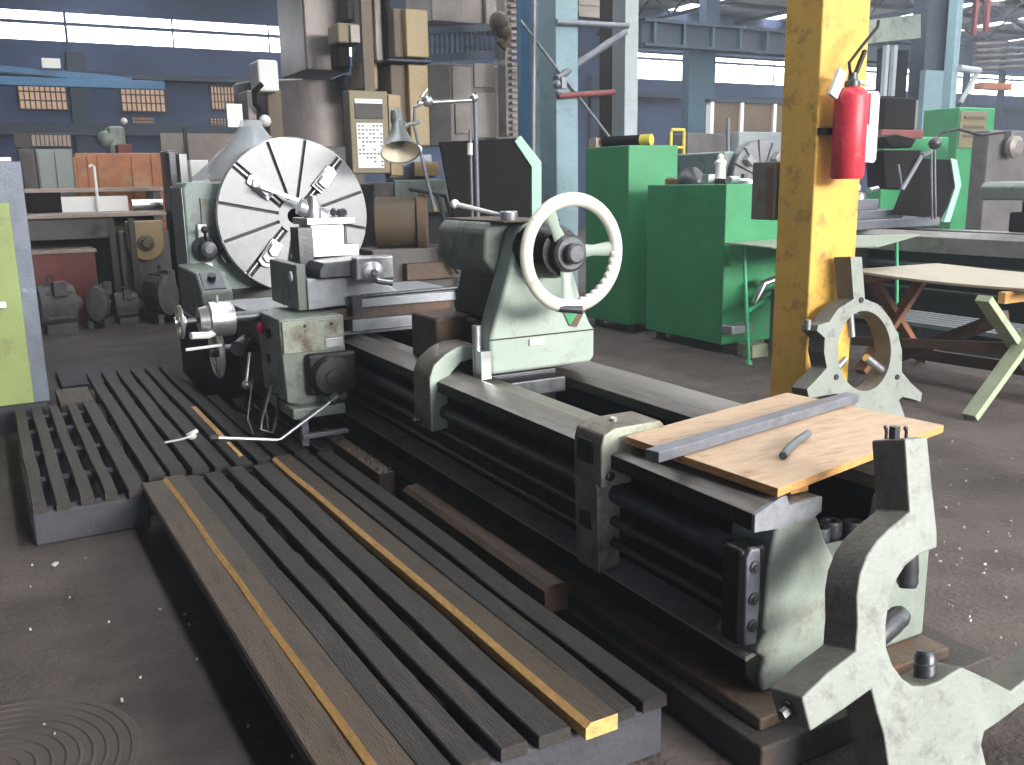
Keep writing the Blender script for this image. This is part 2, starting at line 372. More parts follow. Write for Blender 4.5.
b.box(2.42, 2.54, 1.9, 7.6, .14, .60)
for y in (2.9, 4.1, 5.3, 6.5): b.box(1.94, 2.43, y, y + .12, .14, .5)
b.box(1.9, 2.5, 1.95, 7.6, .12, .2)
b.build('bed', M['castdark'], LA, 0.006)
b = MB().ext('y', [(1.742, .250), (1.855, .275), (1.855, .292), (1.740, .264)], 1.81, 7.0); b.build('bed_ledge', M['ledge'], LA)
# near end casting
prof = [(1.825, .648), (1.985, .648), (2.02, .57), (2.07, .49), (2.16, .46), (2.40, .45), (2.42, .60), (2.50, .60), (2.50, .14), (1.80, .14), (1.79, .20), (1.80, .25), (1.765, .275), (1.785, .31), (1.80, .33), (1.79, .345), (1.80, .5)]
MB().ext('y', prof, 1.796, 1.97).build('end_casting', M['endmint'], LA, 0.012)
MB().box(1.98, 2.42, 1.96, 2.5, .40, .44).build('end_shelf', M['castdark'], LA, 0.008)
MB().box(1.70, 2.5, 1.70, 9.0, .10, .14).build('foot_flange', M['rustbrown'], LA, 0.008)
MB().box(1.65, 2.64, 1.64, 9.1, 0, .10).build('base_plinth', M['plinth'], LA, 0.01)
for x, y in ((2.24, 2.02), (2.32, 2.04), (2.38, 2.0)):
    MB().lathe((x, y, .44), (0, 0, 1), [(0, .036), (.045, .036), (.05, .032), (.05, .018), (.03, .018)], 16).build('stud_bush', M['darksteel'], LA)
# rods
MB().cyl((1.775, 1.86, .55), (1.775, 7.0, .55), .036).build('lead_screw', M['screw'], LA)
MB().cyl((1.76, 1.86, .455), (1.76, 7.0, .455), .017).lathe((1.76, 2.38, .455), (0, 1, 0), [(0, .026), (.03, .026)], 14).build('feed_rod', M['darksteel'], LA)
MB().cyl((1.76, 1.86, .375), (1.76, 7.0, .375), .015).build('switch_rod', M['darksteel'], LA)
# rod end bearing
eb = MB().box(1.70, 1.80, 1.80, 1.88, .31, .60).build('rod_bearing', M['castdark'], LA, 0.016)
MB().ext('y', [(1.715, .315), (1.758, .31), (1.765, .44), (1.76, .60), (1.725, .605), (1.71, .58)], 1.785, 1.81).build('bearing_plate', M['bar'], eb, 0.008)
for z in (.55, .455, .375): MB().lathe((1.737, 1.79, z), (0, -1, 0), [(0, .018), (.010, .018), (.012, .010), (.016, .010)], 18).build('bearing_cap', M['darksteel'], eb)

# rod support brackets over the front way
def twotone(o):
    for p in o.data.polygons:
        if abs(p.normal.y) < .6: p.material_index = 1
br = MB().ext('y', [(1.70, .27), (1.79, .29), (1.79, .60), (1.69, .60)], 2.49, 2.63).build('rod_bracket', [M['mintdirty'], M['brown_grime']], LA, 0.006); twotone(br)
top = [(1.695, .585), (1.82, .585), (1.86, .70), (1.90, .715), (1.955, .715), (1.96, .77), (1.94, .79), (1.75, .79), (1.705, .77), (1.695, .73)]
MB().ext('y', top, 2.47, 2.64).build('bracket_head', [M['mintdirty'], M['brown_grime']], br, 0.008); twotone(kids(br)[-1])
MB().box(1.688, 1.70, 2.52, 2.61, .66, .74).build('bracket_window', M['black'], br)
MB().box(1.692, 1.70, 2.53, 2.60, .42, .48).build('bracket_window', M['black'], br)
MB().lathe((1.73, 2.475, .625), (0, -1, 0), [(0, .017), (.012, .017), (.016, .008)], 12).build('screw', M['darksteel'], br)
MB().lathe((1.80, 2.55, .79), (0, 0, 1), [(0, .014), (.012, .014), (.016, .006)], 10).build('oil_nipple', M['steel'], br)
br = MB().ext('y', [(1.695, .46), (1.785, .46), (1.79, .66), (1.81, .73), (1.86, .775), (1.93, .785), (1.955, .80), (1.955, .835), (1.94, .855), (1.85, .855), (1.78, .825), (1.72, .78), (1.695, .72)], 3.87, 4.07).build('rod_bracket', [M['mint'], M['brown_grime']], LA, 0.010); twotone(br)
MB().cyl((1.69, 3.98, .50), (1.65, 3.98, .50), .014).build('screw', M['darksteel'], br)

# headstock
b = MB().ext('y', [(1.33, .14), (1.33, 1.60), (1.36, 1.64), (2.62, 1.64), (2.7, 1.58), (2.7, .14)], 7.62, 8.12)
hs = b.build('headstock', M['hsgreen'], LA, 0.02)
b = MB().box(1.45, 1.72, 7.60, 7.62, 1.30, 1.52); MB().box(1.322, 1.332, 7.64, 8.10, .16, 1.60).build('lit_side', M['mint'], hs, 0.003); b.build('door_plate', M['greygreen'], hs, 0.004)  # thin side plate added in lighter paint to imitate light on that face
MB().lathe((1.46, 7.62, 1.13), (0, -1, 0), [(0, .10), (.05, .10), (.07, .07), (.16, .06), (.17, .03)], 20).build('speed_dial', M['darksteel'], hs)
MB().box(1.41, 1.48, 7.58, 7.62, 1.18, 1.32).build('index_plate', M['plastic_white'], hs, 0.004)
MB().box(1.44, 1.50, 7.58, 7.62, .84, 1.02).build('index_plate', M['plastic_white'], hs, 0.004)
MB().cyl((1.46, 7.55, 1.13), (1.44, 7.47, 1.26), .012).sphere((1.44, 7.47, 1.28), .028).build('lever', M['black'], hs)
MB().lathe((1.62, 7.62, 1.07), (0, -1, 0), [(0, .06), (.1, .06)], 16).build('selector_hub', M['darksteel'], hs)
gb = MB().ext('x', [(7.62, .66), (6.75, .66), (6.75, .88), (6.92, 1.0), (7.62, 1.02)], 1.24, 1.46).build('feed_gearbox', M['greygreen'], LA, 0.02)
MB().box(1.22, 1.56, 6.70, 7.7, .14, .67).build('gearbox_base', M['castdark'], LA, 0.02)
MB().ext('x', [(6.765, .90), (6.91, 1.005), (6.93, .995), (6.78, .885)], 1.27, 1.42).build('gear_chart', M['darksteel'], gb)
MB().lathe((1.34, 6.85, .962), (0, -.5, 1), [(0, .03), (.03, .03)], 14).build('selector_knob', M['black'], gb)
MB().lathe((2.13, 7.62, 1.365), (0, -1, 0), [(0, .34), (.06, .34), (.06, .20), (.14, .20)], 36).build('spindle_nose', M['greygreen'], LA)
MB().box(1.40, 2.1, 6.9, 7.62, .14, .80).box(1.72, 1.96, 6.55, 7.62, .14, .60).box(1.9, 2.6, 6.6, 7.6, .14, .45).build('gap_bed', M['castdark'], LA, 0.01)

# faceplate
FC = V((2.13, 7.40, 1.365)); FR = .60
fp = MB().lathe(FC + V((0, .03, 0)), (0, 1, 0), [(0, FR - .002), (.06, FR - .002), (.07, FR - .03)], 72).build('faceplate', M['castdark'], LA)
slots = []
for j, a in enumerate((48, 138, 228, 318)):
    slots.append((a, .032))
    slots.append((a + 30.5, .013)); slots.append((a + 59.5, .013))
b = MB()
for i in range(12):
    a0, w0 = slots[i]; a1, w1 = slots[(i + 1) % 12]
    if i == 11: a1 += 360
    def edge(a, w_, r, s_): return math.radians(a) + s_ * math.asin(w_ / r)
    o0, o1 = edge(a0, w0, FR, 1), edge(a1, w1, FR, -1)
    i0, i1 = edge(a0, w0, .13, 1), edge(a1, w1, .13, -1)
    n_ = 10
    pts = [(math.cos(o0 + (o1 - o0) * k / n_) * FR, math.sin(o0 + (o1 - o0) * k / n_) * FR) for k in range(n_ + 1)]
    pts += [(math.cos(i1 + (i0 - i1) * k / 4) * .13, math.sin(i1 + (i0 - i1) * k / 4) * .13) for k in range(5)]
    b.prism([FC + V((x, 0, z)) for x, z in pts], (0, .035, 0))
b.annulus([FC + V((.131 * math.cos(2 * PI * k / 36), 0, .131 * math.sin(2 * PI * k / 36))) for k in range(36)],
          [FC + V((.06 * math.cos(2 * PI * k / 36), 0, .06 * math.sin(2 * PI * k / 36))) for k in range(36)], (0, .035, 0))
b.build('slotted_face', M['faceplate'], fp)
MB().torus(FC + V((0, .03, 0)), (0, 1, 0), FR, .010, 72, 8).build('rim', M['steel'], fp)
MB().lathe(FC + V((0, .03, 0)), (0, 1, 0), [(0, .06), (-.02, .06), (.03, .055)], 24).build('bore', M['black'], fp)
for a, r0 in ((48, .27), (138, .24), (232, .25), (318, .25)):
    ca, sa = math.cos(math.radians(a)), math.sin(math.radians(a))
    R_ = V((ca, 0, sa)); T_ = V((-sa, 0, ca)); Y_ = V((0, -1, 0))
    b = MB()
    for ra, rb, hw, h in ((r0, r0 + .21, .052, .03), (r0 + .02, r0 + .17, .045, .06), (r0 + .04, r0 + .11, .04, .10)):
        b.prism([FC + R_ * ra - T_ * hw, FC + R_ * (ra + .02) - T_ * (hw + .004), FC + R_ * rb - T_ * hw, FC + R_ * (rb + .02), FC + R_ * rb + T_ * hw, FC + R_ * ra + T_ * hw], Y_ * h)
    j = b.build('jaw', M['steel'], fp, 0.006)
b = MB()
for a in (48, 138, 228, 318):
    ca, sa = math.cos(math.radians(a)), math.sin(math.radians(a)); R_ = V((ca, 0, sa))
    b.cyl(FC + R_ * .15 + V((0, .016, 0)), FC + R_ * .60 + V((0, .016, 0)), .013)
b.build('jaw_screw', M['steel'], fp)
b = MB().beam(FC + V((-.30, -.14, .24)), FC + V((.05, -.14, .10)), .035, .035).beam(FC + V((.05, -.14, .10)), FC + V((.02, -.05, .02)), .035, .035)
b.build('clamp_bar', M['steel'], fp, 0.004)

# carriage: saddle, cross slide, compound, tool post
b = MB().box(1.74, 2.62, 5.20, 6.10, .735, .76).box(1.78, 2.19, 5.15, 6.15, .76, .83)
sd = b.build('saddle', M['bar2'], LA, 0.006)
MB().box(1.30, 1.74, 5.62, 6.3, .835, .865).build('saddle_wing', M['bar2'], sd, 0.004)
MB().box(1.66, 2.45, 5.18, 5.95, .83, .895).build('saddle_bridge', M['rustbrown'], sd, 0.005)
MB().box(1.77, 2.52, 5.16, 5.9, .895, .95).build('cross_slide', M['bar2'], LA, 0.006)
MB().box(1.77, 1.83, 5.10, 5.18, .86, .97).build('slide_stop', M['darksteel'], sd, 0.004)
MB().box(2.46, 2.52, 5.1, 5.2, .80, .99).build('slide_stop', M['darksteel'], sd, 0.004)
MB().cyl((1.84, 5.14, .965), (2.5, 5.14, .975), .012).build('slide_rod', M['darksteel'], sd)
b = MB().ext('y', [(1.54, .90), (1.54, 1.08), (1.93, 1.08), (2.13, .95), (2.13, .93)], 5.20, 5.75)
cp = b.build('compound_base', M['bar2'], LA, 0.008)
MB().box(1.49, 1.545, 5.22, 5.8, .90, 1.16).build('compound_flange', M['greygreen'], cp, 0.006)
MB().lathe((1.484, 5.30, 1.09), (-1, 0, 0), [(0, .03), (.01, .03)], 12).build('oil_cap', M['plastic_white'], cp)
b = MB().ext('y', [(1.60, 1.08), (1.60, 1.13), (1.63, 1.17), (1.95, 1.185), (1.97, 1.16), (1.97, 1.08)], 5.14, 5.80)
sl = b.build('compound_slide', M['darksteel'], LA, 0.01)
MB().box(1.79, 2.02, 5.06, 5.15, 1.06, 1.20).build('slide_end', M['steel'], sl, 0.014)
MB().lathe((1.885, 5.07, 1.11), (0, -1, 0), [(0, .062), (.03, .062), (.034, .055), (.04, .02), (.06, .018)], 28).build('slide_crank', M['steel'], sl)
MB().cyl((1.90, 5.03, 1.06), (1.98, 4.99, 1.045), .016).build('crank_handle', M['steel'], sl)
MB().box(1.57, 1.66, 5.42, 5.58, 1.10, 1.36).build('slide_column', M['darksteel'], sl, 0.006)
tp = MB().box(1.66, 1.87, 5.47, 5.70, 1.245, 1.37).build('tool_post', M['steel'], LA, 0.006)
MB().box(1.635, 1.935, 5.44, 5.74, 1.37, 1.41).build('clamp_plate', M['steel'], tp, 0.005)
MB().box(1.65, 1.95, 5.44, 5.74, 1.18, 1.25).build('base_plate', M['steel'], tp, 0.005)
for x, y in ((1.86, 5.5), (1.90, 5.55), (1.88, 5.68), (1.7, 5.68)):
    b = MB().cyl((x, y, 1.25), (x, y, 1.46), .012); hexbolt(b, (x, y, 1.42), (0, 0, 1), .022, .03); b.build('clamp_stud', M['darksteel'], tp)
b = MB().cyl((1.64, 5.6, 1.48), (1.80, 5.6, 1.41), .05, .05).lathe((1.72, 5.58, 1.41), (0, 0, 1), [(0, .05), (.05, .05), (.1, .035), (.13, .02)], 20)
b.build('post_nut', M['steel'], tp)

# apron with drive box and motor
ap = MB().ext('y', [(1.36, .30), (1.36, .74), (1.40, .80), (1.74, .83), (1.74, .62), (1.70, .60), (1.70, .34), (1.62, .28)], 5.35, 6.25).build('apron', M['castdark'], LA, 0.012)
mb_ = MB().ext('y', [(1.33, .42), (1.31, .89), (1.68, .89), (1.68, .40), (1.42, .40)], 5.0, 5.5).build('drive_box', M['greygreen'], LA, 0.010)
MB().box(1.325, 1.665, 4.985, 5.0, .70, .875).build('cover_panel', M['mintdirty'], mb_, 0.004)
for x in (1.45, 1.60): MB().lathe((x, 4.985, .845), (0, -1, 0), [(0, .010), (.004, .010)], 8).build('panel_hole', M['black'], mb_)
MB().box(1.56, 1.66, 4.976, 4.986, .715, .765).build('maker_plate', M['steel'], mb_, 0.002)
MB().lathe((1.315, 5.36, .80), (-1, 0, 0), [(0, .032), (.02, .034), (.035, .02)], 16).build('stop_button', M['red'], mb_, label='red push button')
MB().lathe((1.315, 5.22, .785), (-1, 0, 0), [(0, .028), (.02, .028)], 16).build('start_button', M['black'], mb_, label='black push button')
MB().lathe((1.318, 5.3, .63), (-1, 0, 0), [(0, .03), (.01, .03)], 16).build('vent_plug', M['darksteel'], mb_)
mo = MB().lathe((1.56, 5.0, .565), (0, -1, 0), [(0, .115), (.10, .115), (.13, .10), (.135, .045), (.15, .045), (.152, .02)], 28).build('motor', M['black'], LA)
MB().box(1.44, 1.72, 4.93, 5.0, .46, .69).build('motor_flange', M['black'], mo, 0.02)
MB().torus((1.56, 4.9, .565), (0, 1, 0), .095, .006, 28, 6).build('cooling_ring', M['darksteel'], mo)
MB().box(1.33, 1.63, 4.90, 5.45, .345, .405).build('drip_tray', M['greygreen'], LA, 0.008)
MB().box(1.36, 1.40, 4.86, 4.9, .20, .35).box(1.36, 1.62, 4.84, 4.88, .245, .27).build('guard_foot', M['bar'], LA, 0.004)
sv = MB().tube([at(334, 398, 1, 4.82), at(328, 404, 1, 4.82), at(281, 439, 1, 4.82), at(277, 440, 1, 4.82), at(216, 438, 1, 4.82)], .0085).build('start_lever', M['steel'], LA)
MB().cyl(at(218, 438, 1, 4.82), at(211, 438, 1, 4.82), .016).sphere(at(211, 438, 1, 4.82), .017).build('lever_grip', M['black'], sv)
MB().lathe(at(338, 396, 1, 4.82), (-1, 0, -.5), [(0, .03), (.05, .025)], 12).build('lever_boss', M['darksteel'], sv)
# carriage handwheels out on long shafts
hw = MB().cyl((1.36, 5.42, .865), (1.02, 5.42, .865), .034).cyl((1.02, 5.42, .865), (.84, 5.42, .865), .016).build('traverse_shaft', M['darksteel'], LA)
MB().lathe((1.16, 5.42, .865), (-1, 0, 0), [(0, .095), (.02, .10), (.13, .10), (.14, .08), (.19, .07)], 32).build('graduated_drum', M['steel'], hw)
MB().torus((.87, 5.42, .865), (1, 0, 0), .085, .012, 32, 8).beam((.87, 5.34, .865), (.87, 5.50, .865), .015, .02).lathe((.9, 5.42, .865), (-1, 0, 0), [(0, .03), (.06, .03)], 14).build('thin_handwheel', M['steel'], hw)
MB().cyl((1.08, 5.42, .965), (1.08, 5.42, 1.0), .01).build('drum_pin', M['steel'], hw)
h2 = MB().cyl((1.36, 5.75, .63), (1.10, 5.75, .63), .03).build('feed_shaft', M['darksteel'], LA)
MB().torus((1.12, 5.75, .63), (1, 0, 0), .155, .018, 36, 8).build('feed_handwheel', M['steel'], h2)
MB().beam((1.12, 5.6, .63), (1.12, 5.9, .63), .02, .025).beam((1.12, 5.75, .48), (1.12, 5.75, .78), .02, .025).lathe((1.14, 5.75, .63), (-1, 0, 0), [(0, .045), (.06, .04)], 16).build('feed_wheel_spoke', M['darksteel'], h2)
MB().cyl((1.26, 5.5, .64), (1.22, 5.47, .47), .010).sphere((1.22, 5.47, .455), .03).build('engage_lever', M['steel'], LA)
MB().cyl((1.30, 5.7, .68), (1.20, 5.55, .66), .045).build('clutch_hub', M['darksteel'], LA)
MB().tube([(.90, 5.30, .80), (1.0, 5.33, .79), (1.06, 5.4, .80)], .02).cyl((.89, 5.45, .70), (1.1, 5.5, .70), .009).build('crank_arm', M['plastic_white'], LA)
MB().tube([(1.30, 5.2, .50), (1.22, 5.15, .32), (1.20, 5.12, .26), (1.26, 5.1, .24), (1.31, 5.15, .34), (1.33, 5.2, .44)], .009).tube([(1.24, 5.4, .50), (1.16, 5.25, .30), (1.18, 5.22, .215), (1.26, 5.2, .22), (1.28, 5.3, .4)], .007).build('cable_loop', M['darksteel'], LA)

# tailstock
b = MB().ext('y', [(1.93, .735), (1.925, .90), (2.03, 1.20), (2.09, 1.385), (2.13, 1.42), (2.25, 1.42), (2.32, 1.36), (2.44, 1.0), (2.475, .93), (2.50, .90), (2.50, .76), (2.47, .735)], 3.70, 3.84)
ts = b.build('tailstock', M['mint'], LA, 0.02, seg=3)
MB().ext('y', [(1.925, .896), (2.495, .896), (2.495, .902), (1.925, .902)], 3.696, 3.702).build('seam', M['castdark'], ts)
MB().box(2.13, 2.21, 3.690, 3.70, .855, .885).build('maker_plate', M['plastic_white'], ts, 0.002)
b = MB().ext('y', [(2.30, 1.03), (2.36, 1.03), (2.40, .99), (2.35, .93)], 3.692, 3.70).build('green_mark', M['green'], ts)
b = MB().ext('y', [(2.36, 1.03), (2.43, 1.03), (2.44, 1.0), (2.39, .92), (2.35, .93), (2.40, .99)], 3.693, 3.70).build('bare_patch', M['rustbrown'], ts)
b = MB().ext('y', [(1.98, 1.25), (1.98, 1.38), (2.02, 1.425), (2.32, 1.425), (2.37, 1.37), (2.37, 1.25), (2.30, 1.17), (2.04, 1.17)], 3.84, 4.36)
bl = b.build('barrel', M['greygreen'], ts, 0.02, seg=3)
b = MB().ext('y', [(2.02, 1.42), (2.02, 1.429), (2.32, 1.429), (2.32, 1.42)], 3.72, 4.34); b.build('worn_top', M['rustbrown'], ts, 0.003)
MB().ext('y', [(2.03, .95), (2.08, 1.2), (2.30, 1.2), (2.38, .95)], 3.8, 4.3).build('neck', M['castdark'], ts, 0.02)
MB().box(1.84, 2.5, 4.10, 4.42, .725, .96).box(2.0, 2.5, 3.84, 4.12, .71, .95).build('base_block', M['rustbrown'], ts, 0.02)
MB().box(2.0, 2.38, 3.86, 4.4, .50, .70).box(2.05, 2.36, 3.74, 3.9, .60, .68).build('bed_clamp', M['darksteel'], ts, 0.01)
MB().cyl((1.90, 3.78, .72), (1.90, 3.78, .96), .022).box(1.88, 1.93, 3.70, 3.76, .72, .85).build('clamp_bolt', M['steel'], ts)
MB().lathe((2.19, 4.4, 1.30), (0, 1, 0), [(0, .07), (.18, .07), (.19, .04), (.28, .012)], 24).build('quill', M['steel'], ts)
lv = MB().lathe((2.10, 3.82, 1.425), (0, 0, 1), [(0, .042), (.04, .042), (.045, .036)], 20).build('clamp_hub', M['steel'], ts)
MB().cyl((2.08, 3.84, 1.45), (1.95, 4.06, 1.50), .009, .013).sphere((1.945, 4.068, 1.503), .022).build('clamp_lever', M['plastic_white'], ts)
HC = V((2.205, 3.44, 1.292))
hwl = MB().torus(HC, (0, 1, 0), .232, .030, 64, 12, sq=.75).build('handwheel', M['cream'], ts)
b = MB()
for a in (3, 122, 264):
    R_ = V((math.cos(math.radians(a)), 0, math.sin(math.radians(a)))); T_ = V((-R_.z, 0, R_.x))
    p0 = HC + R_ * .04 + V((0, .05, 0)); p1 = HC + R_ * .215
    rs = []
    for q, hw_, ht in ((p0, .036, .014), ((p0 + p1) / 2 + V((0, .006, 0)), .024, .012), (p1, .034, .012)):
        rs.append([q + T_ * (hw_ * math.cos(2 * PI * k / 12)) + V((0, 1, 0)) * (ht * math.sin(2 * PI * k / 12)) for k in range(12)])
    b.rings(rs)
b.build('spoke', M['mint'], hwl)
MB().lathe(HC + V((0, .09, 0)), (0, -1, 0), [(0, .06), (.02, .082), (.075, .082), (.085, .07), (.085, .045), (.12, .045), (.128, .035), (.128, .012)], 32).build('hub', M['darksteel'], hwl)
b = MB()
for k in range(9):
    a = math.radians(-78 + k * 9.5); b.sphere(HC + V((math.cos(a) * .211, -.002, math.sin(a) * .211)), .016, 10, 6)
b.build('finger_notch', M['cream'], hwl)
MB().cyl(HC + V((-.075, -.01, -.235)), HC + V((.02, -.045, -.245)), .014, .018).build('wheel_handle', M['darksteel'], hwl)
MB().lathe((2.19, 3.50, 1.295), (0, 1, 0), [(0, .10), (.06, .12), (.22, .13)], 28).build('bearing_housing', M['castdark'], ts)
MB().box(2.36, 2.5, 3.95, 4.2, .97, 1.26).build('worn_gusset', M['rustbrown'], ts, 0.03)
shift(LA, (2.16, 5.0, 0)); 

# ================================================================== THINGS ON AND AROUND THE LATHE
# big open steady rest leaning against the near bed end
SR = thing('steady_rest', 'large chipped grey-mint open steady rest leaning against the near end of the lathe bed', 'steady rest')
P0 = V((0, 1.45, .15)); NN = V((.04, .962, -.27)).normalized()
def sp(px, py): return on_plane(px, py, P0, NN)
out = [(904.7, 438.8), (927.8, 436.5), (932, 480), (937.6, 531.8), (937.6, 548), (929, 551), (918, 556), (906, 566), (897, 580), (890, 600), (886.5, 625), (887, 648), (893, 665), (903, 679), (913.6, 686), (926, 686), (940, 681), (952, 673), (961.8, 667),
       (990, 680), (1011, 691), (1030, 676), (1062, 650), (1075, 668), (1021, 706), (1000, 722), (985, 732), (982, 745), (987, 765)]
bot = [(985, 800), (893, 800)]
lft = [(884, 735), (877, 712), (871.5, 690), (845, 709), (810.6, 732), (806, 715), (801.8, 698), (828, 673), (855.5, 652), (857.5, 625), (857, 595), (860, 575), (867, 556), (877, 541), (889, 529), (909.4, 512)]
body = [sp(*q) for q in out + bot + lft]
TH = .115
off = NN * TH
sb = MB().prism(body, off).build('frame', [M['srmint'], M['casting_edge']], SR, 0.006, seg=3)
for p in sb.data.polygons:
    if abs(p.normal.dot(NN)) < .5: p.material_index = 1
def quill(parent, base, tip, r, shift_):
    a = sp(*base) + NN * shift_; c_ = sp(*tip) + NN * shift_; d = c_ - a
    MB().lathe(a, d, [(0, r), (d.length * .72, r), (d.length * .74, r * .93), (d.length * .9, r * .93), (d.length, r * .7)], 20).build('quill', M['darksteel'], parent)
quill(SR, (921, 535), (923, 590), .030, .05)
quill(SR, (880, 652), (922, 616), .032, .06)
quill(SR, (944, 704), (944, 655), .030, .06)
tp_ = sp(915, 437); b = MB()
for px, h, r in ((901, .032, .0045), (921, .03, .0045)):
    q = sp(px, 438) + NN * .05; b.tube([q, q + V((0, 0, h * .6)), q + V((-.004, 0, h))], r).sphere(q + V((-.004, 0, h)), .0065, 8, 6)
q = sp(912, 438) + NN * .06; b.box(q.x - .010, q.x + .010, q.y - .010, q.y + .010, q.z - .01, q.z + .035)
b.build('adjusting_bolt', M['darksteel'], SR)
q0 = (sp(810.6, 732) + sp(801.8, 698)) / 2 + NN * (TH / 2); b = MB(); dd = (sp(810, 715) - sp(860, 680)).normalized()
b.lathe(q0 - dd * .005, dd, [(0, .024), (.01, .024)], 16); hexbolt(b, q0, dd, .014, .03); b.build('arm_screw', M['darksteel'], SR)
q = sp(904, 470) + NN * .08; MB().box(q.x + .03, q.x + .13, q.y, q.y + .03, q.z - .03, q.z + .035).build('side_lug', M['srmint'], SR, 0.006)
shift(SR, (2.0, 1.45, 0))

# smaller closed steady rest leaning on the yellow column
S2 = thing('steady_rest', 'smaller round steady rest with three quills leaning on the yellow column', 'steady rest')
Q0 = V((0, 3.98, .5)); N2 = V((0, .996, -.09)).normalized()
def s2(px, py): return on_plane(px, py, Q0, N2)
cc = (864.5, 351)
poly = [(850.6, 256.5), (862, 257), (865, 299), (878, 304), (890, 318), (898, 334), (902, 350), (902, 372), (911, 383), (922.7, 391), (920.8, 402), (912, 399), (903, 397), (899, 400), (908, 425), (917, 446), (806, 446), (818, 420), (829, 402), (840, 393), (822, 396), (809, 398.5), (807, 389), (816, 380), (827, 368), (824, 352), (825, 338), (817, 331), (818, 325), (829, 322), (838, 309), (853.7, 299)]
def castray(ang):
    dx, dy = math.cos(ang), -math.sin(ang); best = 0
    m = len(poly)
    for i in range(m):
        x1, y1 = poly[i]; x2, y2 = poly[(i + 1) % m]
        ex, ey = x2 - x1, y2 - y1; det = dx * (-ey) + dy * ex
        if abs(det) < 1e-9: continue
        rx, ry = x1 - cc[0], y1 - cc[1]
        t_ = (rx * (-ey) + ry * ex) / det; u_ = (dx * ry - dy * rx) / det
        if t_ > 0 and -1e-6 <= u_ <= 1 + 1e-6: best = max(best, t_) if best == 0 else min(best, t_)
    return (cc[0] + dx * best, cc[1] + dy * best)
angs = sorted(set([2 * PI * k / 90 for k in range(90)] + [math.atan2(-(y - cc[1]), x - cc[0]) % (2 * PI) for x, y in poly]))
outer = []; inner = []
for a in angs:
    outer.append(s2(*castray(a + 1e-5))); inner.append(s2(cc[0] + 26.5 * math.cos(a), cc[1] - 40 * math.sin(a)))
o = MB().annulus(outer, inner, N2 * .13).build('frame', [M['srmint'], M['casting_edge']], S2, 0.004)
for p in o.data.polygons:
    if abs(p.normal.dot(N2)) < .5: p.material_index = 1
def q2(base, tip, r):
    a = s2(*base) + N2 * .05; c_ = s2(*tip) + N2 * .05
    MB().cyl(a, c_, r, r * .85, 16).build('quill', M['steel'], S2)
q2((855, 305), (858, 337), .028); q2((840, 372), (852, 359), .022); q2((893, 375), (872, 358), .030)
for x, y in ((861, 300), (836, 377), (897, 377)):
    MB().lathe(s2(x, y) - N2 * .001, -N2, [(0, .018), (.006, .018)], 12).build('lock_screw', M['black'], S2)
a = s2(815, 330); MB().cyl(a + N2 * .06, a + N2 * .06 + V((0, 0, .06)), .022).build('hinge_bolt', M['steel'], S2)
a, b_ = s2(790, 480), s2(930, 480)
shift(S2, (4.75, 4.0, 0))

# board, block, bar, hose on the bed end
bc = [at(625, 436, 2, .765), at(778, 488.5, 2, .765), at(944, 425, 2, .765), at(787, 392.5, 2, .765)]
bd = MB().prism(bc, (0, 0, -.026)).build('wooden_board', [M['plywood'], M['plyedge']], None, 0.002)
for p in bd.data.polygons:
    if abs(p.normal.z) < .5: p.material_index = 1
tag(bd, 'square tan wooden board lying across the near end of the lathe bed', 'board')
tag(MB().box(1.92, 1.99, 1.84, 2.2, .709, .7385).build('wood_block', M['plyedge'], None, 0.003), 'small orange wood block propping up the corner of the tan board', 'block')
p, q = at(652, 456, 2, .785), at(852, 397, 2, .785); d = (q - p).normalized()
ba = MB().beam(p, q, .055, .034).build('steel_bar', M['bar'], None, 0.003)
tag(ba, 'blue-grey square steel bar laid across the tan board', 'bar')
pp = [at(x, y, 2, .779) for x, y in ((783, 456), (788, 449), (797, 441), (808, 433.5))]
b = MB().tube(pp, .0125, 12)
tag(b.build('hose_offcut', M['hose'], None), 'short bent piece of grey tube lying on the tan board', 'hose')

# ================================================================== SLATTED PLATFORMS
def deck(label, slats, bearers, face, zt, name='slatted_platform', y_org=(0, 0)):
    t = thing(name, label, 'platform', 'slatted duckboards in front of the lathe')
    b = MB()
    for (x0, x1, y0, y1, dx, th) in slats:
        n_ = 7; rs = []
        for i in range(n_ + 1):
            y = y0 + (y1 - y0) * i / n_; f = (y - y0) / (y1 - y0)
            jx = random.uniform(-.003, .003); jz = random.uniform(-.002, .002) - (.006 if random.random() < .1 else 0)
            a_, c_ = x0 + dx * f + jx, x1 + dx * f + jx + random.uniform(-.004, .002)
            rs.append([(a_, y, zt - th + .001), (c_, y, zt - th + .001), (c_, y, zt + jz - .004), (c_ - .004, y, zt + jz), (a_ + .004, y, zt + jz), (a_, y, zt + jz - .004)])
        b.rings(rs, smooth=False)
    b.build('slats', M['slat'], t)
    for bb in bearers: MB().box(*bb).build('bearer', M['beam'], t, 0.006)
    if face: MB().box(*face).build('end_beam', M['beam'], t, 0.012)
    return t
Y0 = 1.86
D1 = deck('longest blackened slatted platform running beside the lathe, with light split boards',
          [(1.42, 1.505, Y0, 4.7, -.03, .04), (1.322, 1.395, Y0, 4.72, -.035, .04), (1.085, 1.18, Y0, 4.66, -.05, .04), (.975, 1.055, Y0, 4.7, -.06, .04), (.865, .945, Y0, 4.66, -.07, .04), (.775, .85, Y0 - .35, 4.66, -.08, .04)],
          [(.62, 1.47, y, y + .10, 0, .16) for y in (2.35, 2.85, 3.4, 3.95, 4.5)], (.60, 1.50, Y0 + .015, Y0 + .12, 0, .162), .20)
